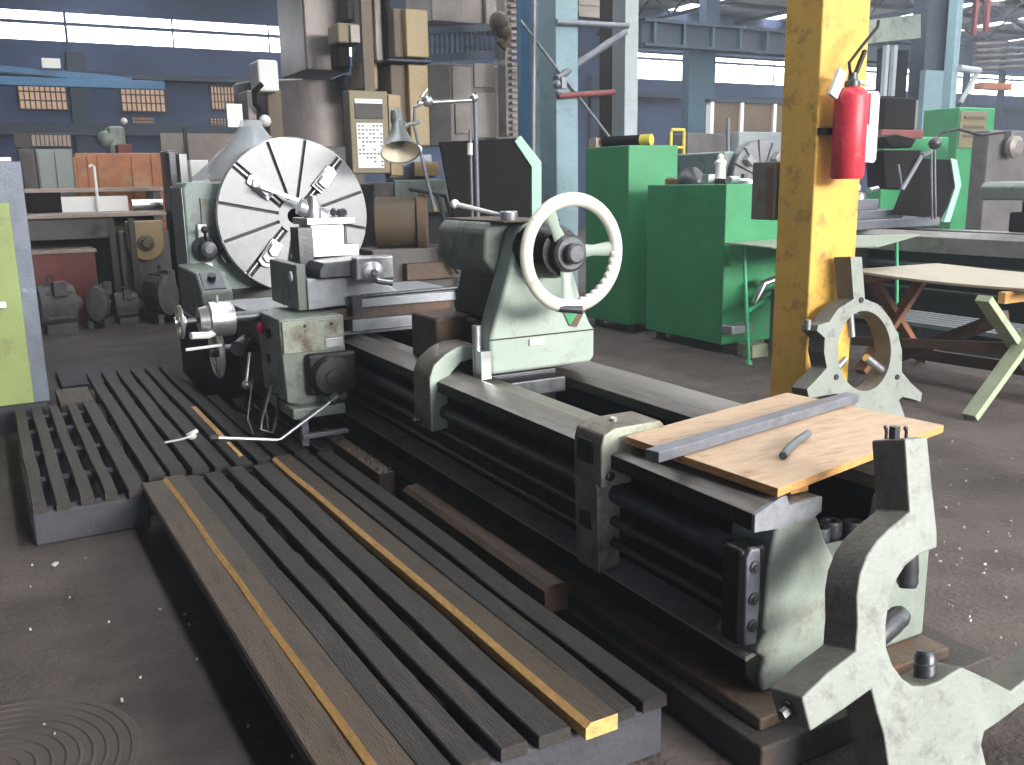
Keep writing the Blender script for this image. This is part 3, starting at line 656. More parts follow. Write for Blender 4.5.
def plank(x0, x1, y0, y1, dx, z0, z1, m, name, par, edge=None):
    b = MB(); rs = []; n_ = 9
    for i in range(n_ + 1):
        f = i / n_; y = y0 + (y1 - y0) * f; j = random.uniform(-.004, .004) if edge else 0
        e_ = (.017 if edge else .006); rs.append([(x0 + dx * f + j, y, z0), (x1 + dx * f, y, z0), (x1 + dx * f, y, z1), (x0 + dx * f + j + e_, y, z1), (x0 + dx * f + j, y, z1 - (.014 if edge else .006))])
    b.rings(rs, smooth=False)
    o = b.build(name, [m] + ([edge] if edge else []), par)
    if edge:
        for p in o.data.polygons:
            if p.normal.x < -.2 or (name == 'split_board' and p.normal.y < -.8): p.material_index = 1
    return o
plank(1.213, 1.312, Y0 - .03, 4.72, -.062, .165, .212, M['slatbrown'], 'split_board', D1, M['freshwood'])
plank(.668, .765, 1.45, 4.66, -.07, .165, .212, M['slatbrown'], 'split_board', D1, M['freshwood'])
plank(.553, .655, 1.45, 4.63, -.06, .165, .208, M['slatbrown'], 'outer_board', D1)
shift(D1, (1.05, 3.2, 0))
D2 = deck('middle blackened slatted platform beside the carriage, beyond the light split boards',
          [(x, x + .08, 4.74 + random.uniform(0, .05), 7.85, -.02, .04) for x in (.545, .652, .76, .868, .976, 1.084)] + [(1.19, 1.265, 4.8, 6.5, -.02, .04), (1.30, 1.38, 4.8, 6.3, 0, .04), (1.43, 1.51, 4.8, 6.2, 0, .04)],
          [(.56, 1.15, y, y + .1, 0, .155) for y in (5.0, 5.9, 6.8, 7.6)], (.53, 1.5, 4.73, 4.82, 0, .155), .195)
b = MB()
b.box(1.015, 1.045, 5.35, 6.2, .186, .198); b.box(1.02, 1.04, 4.9, 5.2, .186, .198)
b.build('split_edge', M['freshwood'], D2)
shift(D2, (1.0, 6.2, 0))
D3 = deck('small slatted platform of five slats at the foot of the lime green machine',
          [(x, x + w_, 4.56 + j, 6.75, -.02, .04) for x, w_, j in ((.02, .06, 0), (.118, .062, .0), (.222, .058, .03), (.33, .058, .04), (.43, .078, .0))],
          [(.03, .50, y, y + .09, 0, .158) for y in (5.1, 5.65, 6.2, 6.6)], (.015, .515, 4.58, 4.68, 0, .158), .198)
shift(D3, (.26, 5.6, 0))
# oily timber between platform and bed
b = MB(); rs = []
for i in range(9):
    f = i / 8; y = 2.62 + 1.3 * f; h = .205
    rs.append([(1.56, y, .10), (1.655, y, .10), (1.66, y, h - .02), (1.64, y, h), (1.58, y, h), (1.56, y, h - .02)])
b.rings(rs, smooth=False)
tag(b.build('timber_beam', M['oilwood'], None), 'oil-soaked brown timber wedged between slatted platform and lathe bed', 'timber')
b = MB(); rs = []
for i in range(9):
    f = i / 8; y = 4.2 + 1.1 * f; h = .19
    rs.append([(1.545, y, .02), (1.63, y, .02), (1.63, y, h), (1.55, y, h)])
b.rings(rs, smooth=False)
tag(b.build('timber_beam', M['rustbrown'], None), 'rusty red timber beyond the oil-soaked one, just before the drive box', 'timber')
# chips of metal swarf and floor litter
b = MB()
for k in range(45):
    x, y = random.uniform(1.555, 1.625), random.uniform(4.2, 5.2); z = .205; q_ = random.uniform(.003, .006)
    b.box(x, x + q_, y, y + q_, z - .02, z)
tag(b.build('metal_swarf', M['steel'], None), 'bright curls of metal swarf scattered on the timber by the lathe', 'swarf', kind='stuff')
def chips(lst, label):
    b = MB()
    for px, py, s_ in lst:
        p = at(px, py, 2, .004); a = random.uniform(0, 3)
        u, w_ = V((math.cos(a), math.sin(a), 0)) * s_, V((-math.sin(a), math.cos(a), 0)) * s_ * .5
        b.prism([p - u - w_, p + u - w_ * .6, p + u * .8 + w_, p - u * .7 + w_ * .8], (0, 0, .008))
    tag(b.build('litter', M['chip'], None), label, 'litter', kind='stuff')
chips([(55, 565, .02), (60, 498, .012), (420 - 365, 512, .01), (122, 701, .008), (197, 660, .006), (160, 610, .006), (30, 630, .006)] +
      [(random.uniform(5, 330), random.uniform(545, 760), random.uniform(.002, .005)) for _ in range(14)], 'pale crumbs of litter on the asphalt in front of the platforms')
chips([(945, 508, .008), (964, 528, .007), (988, 533, .006), (1011, 522, .008), (940, 562, .007), (985, 565, .008), (984, 574, .006), (1005, 598, .006), (996, 552, .006)] +
      [(random.uniform(935, 1020), random.uniform(440, 650), random.uniform(.002, .005)) for _ in range(30)], 'pale flecks of litter on the asphalt right of the lathe end')
# white tap-like fitting on the deck
b = MB().tube([(.72, 5.37, .20), (.80, 5.33, .215), (.86, 5.33, .225)], .006).sphere((.865, 5.34, .222), .026, 10, 6, (1, .7, .8)).cyl((.84, 5.36, .22), (.90, 5.38, .24), .014)
tag(b.build('pale_fitting', M['plastic_white'], None), 'small white pipe fitting lying on the slats near the start lever', 'fitting')
# manhole cover
b = MB().lathe((-.19, 2.74, 0), (0, 0, 1), [(0, .41), (.004, .41), (.006, .40)], 56)
for r in (.385, .35, .315, .28, .245, .21, .17, .13, .09): b.torus((-.19, 2.74, .006), (0, 0, 1), r, .006, 56, 6, sq=.6)
tag(b.build('manhole_cover', M['manhole'], None), 'round iron manhole cover with concentric ribs set in the floor', 'cover')

# ================================================================== COLUMN, EXTINGUISHER
yc = MB().box(4.45, 4.855, 4.20, 4.50, 0, 7.5)
col_ = yc.build('column_1', M['yellow'], None, 0.012); struct(col_)
MB().box(4.40, 4.92, 4.16, 4.55, 0, .02).build('base_plate', M['yellow'], col_)
EX = thing('fire_extinguisher', 'scuffed red fire extinguisher hung on the yellow column', 'fire extinguisher')
ex, ey = 4.575, 4.06
MB().lathe((ex, ey, 1.585), (0, 0, 1), [(0, .088), (.02, .098), (.475, .098), (.505, .088), (.525, .065), (.535, .04)], 32).build('cylinder', M['red'], EX)
MB().lathe((ex, ey, 2.12), (0, 0, 1), [(0, .045), (.03, .045), (.04, .03), (.08, .025)], 20).build('valve', M['darksteel'], EX)
MB().beam((ex - .02, ey, 2.16), (ex + .15, ey - .02, 2.13), .03, .02).build('carry_handle', M['plastic_white'], EX, 0.004)
MB().beam((ex, ey, 2.15), (ex + .09, ey, 2.33), .025, .018).build('squeeze_lever', M['black'], EX)
b = MB().tube([(ex - .02, ey, 2.19), (ex - .06, ey - .02, 2.25), (ex + .02, ey - .03, 2.34), (ex + .16, ey - .02, 2.46), (ex + .19, ey, 2.50)], .010)
b.build('hose', M['black'], EX)
MB().beam((ex - .14, ey + .02, 2.06), (ex - .07, ey + .02, 2.21), .07, .03, (0, 1, 0)).build('horn', M['plastic_white'], EX, 0.006)
MB().box(ex - .12, ex + .12, ey + .09, ey + .14, 1.85, 1.89).build('bracket', M['black'], EX)
MB().box(ex + .07, ex + .10, ey - .085, ey - .05, 1.9, 2.08).build('paper_label', M['white'], EX)
shift(EX, (ex, ey, 1.585))
b = MB().ext('y', [(4.67, 1.69), (4.67, 2.08), (4.69, 2.10), (4.80, 2.10), (4.82, 2.08), (4.82, 1.70), (4.80, 1.68)], 4.06, 4.07)
b.box(4.72, 4.76, 4.07, 4.2, 2.0, 2.03)
tag(b.build('white_card', M['white'], None), 'blank white card hanging behind the red fire extinguisher', 'card')
cb_ = MB().box(4.45, 4.75, 4.53, 4.74, 1.33, 1.70)
t = thing('junction_box', 'dark brown box fixed to the back of the yellow column', 'box')
cb_.build('housing', M['casting_edge'], t, 0.006); MB().box(4.445, 4.45, 4.54, 4.60, 1.35, 1.67).build('cover', M['brownbox'], t, 0.003)
MB().box(4.5, 4.7, 4.50, 4.53, 1.42, 1.62).build('wall_bracket', M['blackpanel'], t)
shift(t, (4.3, 4.4, 1.34))

# ================================================================== SAWHORSE TABLE
ST = thing('trestle_table', 'trestle table with warped grey plywood top on crossed timber legs, behind the column', 'table')
b = MB(); rs = []
for i in range(9):
    f = i / 8; y = 3.55 + 1.75 * f; sag = -.02 * math.sin(PI * f)
    rs.append([(5.93 + .10 * f, y, .845 + sag), (7.15, y, .845 + sag - .01), (7.15, y, .862 + sag - .01), (5.93 + .10 * f, y, .862 + sag)])
b.rings(rs, smooth=False).build('plywood_top', M['greyply'], ST)
def xleg(y, ma, mb2, xa, xb, w_=.055):
    MB().beam((xa, y, 0.02), (xb - .12, y, .80), .05, w_ * 1.9, (0, 1, 0)).build('leg', ma, ST, 0.004)
    MB().beam((xb, y + .06, 0.02), (xa + .12, y + .06, .80), .05, w_ * 1.9, (0, 1, 0)).build('leg', mb2, ST, 0.004)
xleg(3.78, M['greenwood'], M['greenwood'], 5.55, 6.55)
xleg(5.2, M['redwood'], M['redwood'], 6.15, 7.0)
MB().beam((5.85, 3.83, .79), (6.6, 3.83, .79), .05, .075).build('cross_rail', M['plyedge'], ST)
MB().beam((6.0, 5.24, .79), (7.0, 5.24, .79), .05, .075).build('cross_rail', M['redwood'], ST)
MB().beam((6.02, 3.9, .64), (6.60, 5.2, .10), .05, .09).build('diagonal_brace', M['darkwood'], ST)
MB().beam((6.55, 5.3, .16), (6.55, 3.6, .20), .05, .09).build('stretcher', M['darkwood'], ST)
MB().beam((6.10, 5.25, .28), (6.2, 3.75, .42), .05, .07).build('stretcher', M['darkwood'], ST)
shift(ST, (6.5, 4.5, 0))

# ================================================================== GREEN CABINETS
def cabinet(label, x0, x1, y0, y1, h):
    t = thing('metal_cabinet', label, 'cabinet')
    MB().box(x0, x1, y0, y1, .09, h).build('body', M['green'], t, 0.012)
    for x, y in ((x0 + .1, y0 + .08), (x1 - .14, y0 + .08), (x0 + .1, y1 - .12), (x1 - .14, y1 - .12)):
        MB().box(x, x + .07, y, y + .07, 0, .09).build('foot', M['duskmachine'], t)
    shift(t, ((x0 + x1) / 2, (y0 + y1) / 2, 0)); return t
cabinet('taller green metal cabinet standing beyond the handwheel', 5.80, 6.44, 7.98, 8.78, 1.95)
cabinet('shorter wide green metal cabinet with machine parts heaped on top', 5.80, 6.62, 6.50, 7.66, 1.55)
# clutter on the shorter cabinet
G = 'spare parts heaped on the green cabinet'
def part(o, label, cat='machine part', g=G): tag(o, label, cat, g); return o
z0 = 1.551
part(MB().lathe((5.92, 7.42, z0), (0, 0, 1), [(0, .07), (.05, .07), (.07, .05)], 18).build('bearing_cup', M['ochre'], None), 'low ochre cup at the far left on the shorter green cabinet')
part(MB().lathe((5.98, 7.2, z0), (0, 0, 1), [(0, .14), (.05, .14), (.12, .09), (.16, .04)], 22).build('domed_cover', M['darksteel'], None), 'dark domed metal cover on the shorter green cabinet')
part(MB().box(5.9, 5.98, 6.86, 6.95, z0, z0 + .09).build('steel_block', M['steel'], None, .004), 'bright square steel block on the front edge of the green cabinet')
part(MB().lathe((6.12, 6.95, z0), (0, 0, 1), [(0, .09), (.03, .09), (.05, .05), (.16, .045), (.2, .06), (.23, .03), (.26, .03), (.28, .01)], 20).build('standing_fitting', M['plastic_white'], None), 'tall pale bottle-shaped fitting standing on the green cabinet')
part(MB().lathe((6.25, 6.75, z0), (0, 0, 1), [(0, .13), (.03, .13), (.045, .1)], 24).build('flat_flange', M['steel'], None), 'flat bright round flange on the green cabinet, right of the pale fitting')
part(MB().cyl((5.93, 6.62, z0 + .035), (6.12, 6.72, z0 + .035), .034).build('round_offcut', M['steel'], None), 'bright round bar offcut at the near right corner of the green cabinet')
part(MB().box(6.0, 6.07, 6.75, 6.9, z0, z0 + .05).build('dark_block', M['darksteel'], None, .004), 'dark steel block beside the bright bar offcut on the cabinet')
part(MB().cyl((6.3, 6.55, z0 + .03), (6.5, 6.62, z0 + .03), .03, .02).build('tapered_pin', M['steel'], None), 'tapered bright pin at the right end of the green cabinet top')
part(MB().lathe((6.42, 6.95, z0), (0, 0, 1), [(0, .10), (.04, .10), (.05, .03), (.09, .03)], 20).build('hub_flange', M['darksteel'], None), 'dark hub flange at the back right of the green cabinet top')
t = thing('pallet_jack_roller', 'yellow capped dark roller lying on top of the taller green cabinet', 'roller')
MB().cyl((5.92, 8.6, 2.01), (6.10, 8.17, 2.01), .055).build('drum', M['blackpanel'], t)
MB().cyl((6.10, 8.17, 2.01), (6.15, 8.06, 2.01), .058).build('yellow_end', M['yellowpaint'], t)
shift(t, (6.2, 8.3, 1.95))

tag(MB().box(5.83, 5.95, 8.62, 8.76, 1.952, 2.05).build('wood_box', M['bench'], None, .004), 'small tan box at the far corner of the taller green cabinet', 'box')

# folding steel table with green frame by the column
t = thing('steel_table', 'grey sheet-topped table on thin green pipe legs, half hidden by the yellow column', 'table')
b = MB().prism([(5.62, 6.30, 1.04), (5.50, 5.60, 1.04), (6.2, 5.15, 1.04), (7.75, 5.95, 1.04), (6.9, 6.42, 1.04)], (0, 0, .012)); b.build('sheet_top', M['sheetgreen'], t)
MB().box(5.75, 6.9, 6.36, 6.39, .84, 1.04).build('apron_panel', M['green'], t)
for x0, y0_, x1, y1_ in ((5.66, 6.1, 5.70, 6.03), (7.35, 5.9, 7.4, 5.85), (6.5, 6.38, 6.5, 6.4)):
    MB().cyl((x0, y0_, 1.04), (x1, y1_, .03), .016).lathe((x1, y1_, 0), (0, 0, 1), [(0, .035), (.03, .03)], 10).build('leg', M['greend'], t)
MB().cyl((5.69, 6.06, .46), (6.5, 6.38, .62), .018).cyl((7.38, 5.87, .70), (6.5, 6.38, .62), .018).build('stretcher', M['greend'], t)
shift(t, (6.7, 6.1, 0))
# chrome bucket-like casting & pedal under the table
t = thing('machine_guard', 'pale curved sheet guard with grey foot standing under the steel table', 'guard')
b = MB().ext('x', [(6.2, .05), (6.0, .05), (5.95, .25), (6.02, .45), (6.12, .62), (6.2, .62)], 6.1, 6.14); b.build('sheet', M['bar'], t)
b = MB().tube([(6.0, 6.3, .48), (6.1, 6.3, .66), (6.25, 6.28, .70), (6.35, 6.25, .6), (6.38, 6.25, .45)], .035, 10); b.build('curved_rim', M['steel'], t)
MB().box(5.72, 5.98, 6.28, 6.42, .22, .30).build('grey_pedal', M['steel'], t, .01)
MB().box(5.9, 6.1, 6.2, 6.4, 0, .12).build('foot', M['greenwood'], t, .01)
shift(t, (6.1, 6.2, 0))

# ================================================================== SECOND LATHE (behind the column)
L2 = thing('lathe', 'second long lathe with slotted faceplate standing behind the green cabinets and yellow column', 'lathe')
MB().ext('y', [(8.4, .82), (8.4, .98), (8.5, 1.02), (8.72, 1.02), (8.72, .84)], 2.5, 9.6).build('guideway', M['ledge'], L2, .006)
MB().ext('y', [(9.25, .82), (9.25, 1.0), (9.5, 1.0), (9.5, .82)], 2.5, 9.6).build('guideway', M['way'], L2, .006)
MB().box(8.5, 9.45, 2.5, 9.6, .12, .84).build('bed', M['castdark'], L2)
for z, r in ((.68, .035), (.55, .02), (.44, .02)): MB().cyl((8.42, 2.5, z), (8.42, 9.0, z), r).build('feed_rod', M['darksteel'], L2)
MB().box(8.35, 9.6, 2.4, 10.8, 0, .12).build('base_plinth', M['plinth'], L2)
MB().ext('y', [(8.30, .50), (8.42, .50), (8.44, .90), (8.52, 1.04), (8.64, 1.08), (8.70, 1.06), (8.70, 1.14), (8.6, 1.17), (8.45, 1.14), (8.32, 1.0)], 4.9, 5.15).build('rod_bracket', M['mintdirty'], L2, .01)
MB().box(8.6, 9.8, 9.7, 10.7, .1, 1.95).build('headstock', M['hsgreen'], L2, .03)
fc2 = V((9.15, 9.6, 1.60)); f2 = MB().lathe(fc2, (0, 1, 0), [(0, .50), (.12, .50)], 48).build('faceplate', M['darksteel'], L2)
b = MB()
for i in range(12):
    a0, a1 = math.radians(i * 30 + 2 + 9), math.radians(i * 30 + 28 + 9)
    pts = [(math.cos(a0 + (a1 - a0) * k / 6) * .495, math.sin(a0 + (a1 - a0) * k / 6) * .495) for k in range(7)] + [(math.cos(a1 - .02) * .10, math.sin(a1 - .02) * .10), (math.cos(a0 + .02) * .10, math.sin(a0 + .02) * .10)]
    b.prism([fc2 + V((x, 0, z)) for x, z in pts], (0, -.03, 0))
b.build('slotted_face', M['faceplate'], f2)
for a in (140, 50, 230, 320):
    R_ = V((math.cos(math.radians(a)), 0, math.sin(math.radians(a)))); T_ = V((-R_.z, 0, R_.x)); c_ = fc2 + V((0, -.03, 0))
    MB().prism([c_ + R_ * .28 - T_ * .045, c_ + R_ * .42 - T_ * .045, c_ + R_ * .42 + T_ * .045, c_ + R_ * .28 + T_ * .045], (0, -.10, 0)).build('jaw', M['steel'], f2, .005)
MB().box(8.3, 9.7, 7.2, 8.1, 1.02, 1.12).box(8.5, 9.3, 7.4, 7.9, 1.12, 1.22).box(8.6, 9.0, 7.5, 7.8, 1.22, 1.34).build('cross_slide', M['bar'], L2, .01)
MB().lathe((8.75, 7.6, 1.34), (0, 0, 1), [(0, .1), (.06, .1), (.08, .04), (.16, .04)], 18).cyl((8.7, 7.4, 1.44), (8.95, 7.5, 1.46), .03).build('tool_post', M['steel'], L2)
MB().box(8.15, 8.4, 7.1, 8.2, .45, .95).build('apron', M['castdark'], L2, .01)
# dark tailstock body of the second lathe
MB().box(9.0, 9.9, 4.9, 5.9, 1.02, 1.22).build('tailstock_base', M['castdark'], L2, .02)
MB().ext('y', [(8.95, 1.34), (8.93, 1.47), (8.98, 1.52), (9.5, 1.52), (9.55, 1.45), (9.55, 1.34)], 4.6, 6.2).build('tailstock_barrel', M['greygreen'], L2, .02)
MB().box(9.05, 9.5, 5.0, 5.8, 1.2, 1.38).build('tailstock_neck', M['castdark'], L2)
MB().lathe((9.1, 5.7, 1.52), (0, 0, 1), [(0, .05), (.06, .05)], 14).cyl((9.1, 5.7, 1.56), (9.25, 5.2, 1.62), .014).build('clamp_lever', M['steel'], L2)
shift(L2, (9.0, 6.5, 0))
t = thing('splash_shield', 'black swivelling splash shield with pale green edge on the second lathe', 'shield')
b = MB().prism([at(893, 214, 1, 7.3), at(941, 219, 1, 7.3), at(957, 188, 1, 7.3), at(953, 160, 1, 7.3), at(915, 158, 1, 7.3)], (0, .02, 0)); b.build('panel', M['blackpanel'], t)
b = MB().prism([at(*q_, 1, 7.28) for q_ in ((944, 222), (950, 222), (961.5, 185), (957, 160), (951, 158), (955.5, 187))], (0, .05, 0))
b.build('edge_strip', M['mintedge'], t)
for dx in (0, .06): MB().cyl(at(931, 150, 1, 7.1) + V((dx, 0, 0)), at(932, 219, 1, 7.1) + V((dx, 0, 0)), .014).build('pole', M['bar'], t)
MB().cyl(at(931, 152, 1, 7.1), at(922, 156, 1, 7.1), .03).cyl(at(922, 156, 1, 7.1), at(902, 190, 1, 7.1), .022).build('lamp_arm', M['bar'], t)
MB().tube([at(931, 147, 1, 7.1), at(940, 133, 1, 7.1), at(958, 129, 1, 7.1), at(980, 135, 1, 7.1), at(1005, 132, 1, 7.1)], .018).build('cable', M['black'], t)
MB().sphere(at(935, 143, 1, 7.1), .07).build('knuckle', M['darksteel'], t)
shift(t, (9.9, 7.2, 1.0))
t = thing('work_lamp', 'black conical machine lamp hood beside the white card', 'lamp')
MB().prism([at(884, 137, 1, 8), at(897, 134, 1, 8), at(917, 139, 1, 8), at(912, 148, 1, 8), at(890, 147, 1, 8)], (.0, .3, 0)).build('hood', M['blackpanel'], t, .02)
MB().prism([at(884, 150, 1, 8.3), at(922, 150, 1, 8.3), at(912, 190, 1, 8.3), at(886, 188, 1, 8.3)], (.0, .3, 0)).build('housing', M['blackpanel'], t, .02)
MB().cyl(at(898, 165, 1, 8), at(902, 190, 1, 8), .02).build('post', M['bar'], t)
shift(t, (10.0, 8.2, 1.0))
# green machines right
t = thing('electric_cabinet', 'tall bright green cabinet with beige vented upper door at far right', 'cabinet')
a, b_ = at(960, 107, 1, 12), at(988, 192, 1, 12)
MB().box(a.x, b_.x, 12, 12.8, .0, a.z).build('body', M['green'], t, .02)
a2 = at(961, 111, 1, 11.98); b2 = at(984, 148, 1, 11.98)
MB().box(a2.x, b2.x, 11.97, 12, b2.z, a2.z).build('vented_door', M['tanpanel'], t, .01)
b = MB()
for i in range(3): z = b2.z + .2 + i * (a2.z - b2.z) / 4; b.box(a2.x + .1, b2.x - .1, 11.95, 11.97, z, z + .05)
b.build('vent', M['ochredark'], t)
shift(t, ((a.x + b_.x) / 2, 12.4, 0))
t = thing('milling_machine', 'bright green machine body with dark box head right of the white card', 'machine')
p, q = at(885, 135, 1, 11), at(948, 158, 1, 11)
MB().box(p.x, q.x, 11, 11.3, .0, p.z - .02).build('body', M['green'], t, .03)
p, q = at(886, 97, 1, 10.9), at(915, 130, 1, 10.9)
MB().box(p.x, q.x, 10.9, 11.2, q.z, p.z).build('head', M['blackpanel'], t, .03)
MB().box(q.x, at(922, 97, 1, 10.9).x, 10.95, 11.2, q.z, p.z - .02).build('head_side', M['milledlight'], t, .02)
MB().box(p.x - .1, at(924, 97, 1, 10.9).x, 10.85, 11.25, q.z - .14, q.z).build('red_flange', M['redfaded'], t, .02)
shift(t, (13.3, 11.4, 0))
t = thing('grinding_machine', 'dark olive machine with pale round wheel cover at the right edge', 'machine')
p, q = at(990, 130, 1, 9.5), at(1030, 176, 1, 9.5)
MB().box(p.x, q.x + 1.0, 9.5, 9.8, 0, p.z).build('body', M['duskmachine'], t, .03)
c_ = at(1012, 147, 1, 9.4); MB().lathe(c_, (0, -1, 0), [(0, .17), (.08, .17), (.12, .10)], 22).build('wheel_cover', M['milledlight'], t)
MB().box(c_.x - .05, c_.x + .05, 9.4, 9.5, c_.z - .1, c_.z + .25).build('bracket', M['bar'], t)
shift(t, (p.x + .6, 10, 0))
# pale background machinery above cab 2
t = thing('panel_partition', 'brown-panelled partition with white posts above a pale grey machine bed', 'partition')
p, q = at(708, 103, 1, 14), at(800, 103, 1, 14)
MB().box(p.x + .1, q.x, 14, 14.06, 2.45, 3.0).build('panel', M['ochredark'], t)
for px in (709, 739, 772, 800):
    x = at(px, 110, 1, 14).x; MB().box(x, x + .08, 13.95, 14.08, 2.42, 3.02).build('post', M['white'], t)
MB().box(p.x, q.x, 13.95, 14.1, 3.0, 3.06).build('top_rail', M['girder'], t)
MB().box(at(728, 140, 1, 13.9).x, q.x, 13.6, 14.4, 0, 2.45).build('machine_side', M['greycol'], t, .02)
MB().box(at(684, 140, 1, 13.9).x, at(727, 140, 1, 13.9).x, 13.8, 14.4, 0, 2.42).build('dark_side', M['duskmachine'], t, .02)
MB().cyl(at(728, 118, 1, 13.5), at(728, 162, 1, 13.5), .04).build('standing_rod', M['bar'], t)
shift(t, (13, 14, 0))
t = thing('yellow_ladder', 'small yellow steel ladder with handrail beyond the taller green cabinet', 'ladder')
y = 11.0
for px in (671, 684):
    a, b_ = at(px, 131, 1, y), at(px, 165, 1, y); MB().cyl((a.x, y, 0), a, .025).build('rail', M['yellowpaint'], t)
b = MB()
for k in range(9): z = .3 + k * .25; b.cyl((at(671, 150, 1, y).x, y, z), (at(684, 150, 1, y).x, y, z), .02)
b.build('rungs', M['yellowpaint'], t)
shift(t, (9.3, y, 0))
# striped grey pallets / decks in front of the second lathe
t = thing('slatted_platform', 'grey slatted duckboard lying at the foot of the second lathe, behind the trestle table', 'platform')
b = MB()
for k in range(6): b.box(7.55 + k * .12, 7.64 + k * .12, 3.2, 8.6, .20, .24)
b.build('slats', M['wayend'], t); 
for y in (3.3, 4.6, 5.9, 7.2, 8.4): MB().box(7.55, 8.24, y, y + .1, 0, .2).build('bearer', M['beam'], t)
shift(t, (7.9, 5.9, 0))

# ================================================================== CENTRE BACKGROUND
# black splash shield of the next machine, with mint edge, and lamp pole
t = thing('splash_shield', 'black machine splash shield with bent mint-green edge standing behind the tailstock', 'shield')
y = 8.0
MB().prism([at(440, 142, 1, y), at(517, 138, 1, y), at(533, 168, 1, y), at(533, 250, 1, y), at(462, 262, 1, y)], (0, .03, 0)).build('panel', M['blackpanel'], t)
e_ = [at(519, 137, 1, y), at(536.5, 165, 1, y), at(536.5, 250, 1, y)]
b = MB().prism([at(*q_, 1, y - .02) for q_ in ((515, 141.5), (521, 135.6), (541.6, 162), (541.6, 252), (532, 254), (532, 167))], (0, .06, 0))
b.build('edge_strip', M['mintedge'], t, .004)
MB().box(4.05, 4.6, 8.03, 8.1, 0, 1.25).build('stand', M['duskmachine'], t)
shift(t, (4.3, 8.05, 0))
t = thing('pipe_stand', 'thin double grey pipe stand with cross arm and bent cable, beside the bell lamp', 'stand')
y = 6.9
MB().cyl((at(475, 100, 1, y).x, y, .7), at(475, 98, 1, y), .018).cyl((at(470, 130, 1, y).x, y, .7), at(470, 130, 1, y), .013).build('pole', M['bar'], t)
MB().cyl(at(475, 100, 1, y), at(418, 103, 1, y), .016).sphere(at(474, 98, 1, y), .035).sphere(at(427, 101, 1, y), .045).cyl(at(421, 97, 1, y), at(427, 89, 1, y), .012).build('cross_arm', M['steel'], t)
MB().tube([at(427, 101, 1, y), at(415, 107, 1, y), at(414, 125, 1, y), at(420, 150, 1, y), at(427, 180, 1, y), at(434, 207, 1, y)], .014).build('bent_pipe', M['bar'], t)
MB().cyl(at(470, 143, 1, y - .03), at(470, 155, 1, y - .03), .022).build('pipe_clip', M['plastic_white'], t)
MB().sphere(at(418.5, 149, 1, y - .02), .03).build('pipe_clip', M['plastic_white'], t)
MB().cyl(at(434, 206, 1, y), at(435, 211, 1, y), .018).build('nozzle', M['ochre'], t)
MB().box(2.6, 3.6, 6.6, 7.3, .5, .72).build('foot', M['duskmachine'], t, .01)
shift(t, (3.2, y, .5))
t = thing('bell_lamp', 'grey bell-shaped machine lamp with pale inside, in front of the khaki key panel', 'lamp')
y = 6.9; top_ = at(396, 113, 1, y); ax = V((-.05, -.18, -.30)); H = ax.length
MB().lathe(top_, ax, [(-.03, .03), (0, .045), (H * .22, .05), (H * .26, .042), (H * .45, .06), (H * .65, .085), (H * .82, .115), (H, .152), (H * .985, .146), (H * .82, .108), (H * .6, .07), (H * .5, .05)], 32, cap=True).build('shade', M['lampout'], t)
MB().lathe(top_, ax, [(H * .98, .143), (H * .82, .105), (H * .62, .068), (H * .6, .01)], 32, cap=False).build('reflector', M['lampin'], t)
MB().sphere(top_ + ax * .74, .04).build('bulb', M['lampout'], t)
MB().cyl(at(401, 126, 1, y), at(419, 122, 1, y), .015).sphere(at(405, 126, 1, y), .03).build('swivel_arm', M['lampout'], t)
MB().cyl(at(394, 116, 1, y), at(393, 109, 1, y), .02).build('lamp_cap', M['plastic_white'], t)
shift(t, tuple(top_))

# khaki key panel (pendant control)
t = thing('control_pendant', 'khaki control pendant with dark display and white field of push keys', 'control panel')
y = 8.5
MB().box(3.02, 3.40, 8.5, 8.68, 1.70, 2.45).box(3.40, 3.52, 8.53, 8.66, 1.66, 2.43).build('housing', M['tanpanel'], t, .012)
MB().box(3.405, 3.53, 8.50, 8.53, 1.68, 2.42).build('side_strip', M['ochre'], t, .006)
MB().box(3.075, 3.335, 8.492, 8.5, 1.75, 2.16).build('key_field', M['white'], t, .003)
MB().box(3.07, 3.34, 8.49, 8.5, 2.20, 2.37).build('display', M['castdark'], t, .003)
MB().box(3.07, 3.34, 8.488, 8.5, 2.335, 2.375).build('display_hood', M['plastic_white'], t)
b = MB(); random.seed(5)
for r in range(11):
    for c_ in range(7):
        if random.random() < (.8 if r in (3, 9, 10, 8, 7) else .35):
            x = 3.09 + c_ * .036; z = 1.768 + r * .036; b.box(x, x + .020, 8.486, 8.492, z, z + .013)
b.build('key_marks', M['darksteel'], t)
MB().box(3.2, 3.3, 8.55, 8.62, 2.45, 3.4).build('hanging_arm', M['ochredark'], t)
shift(t, (3.2, 8.6, 1.66))
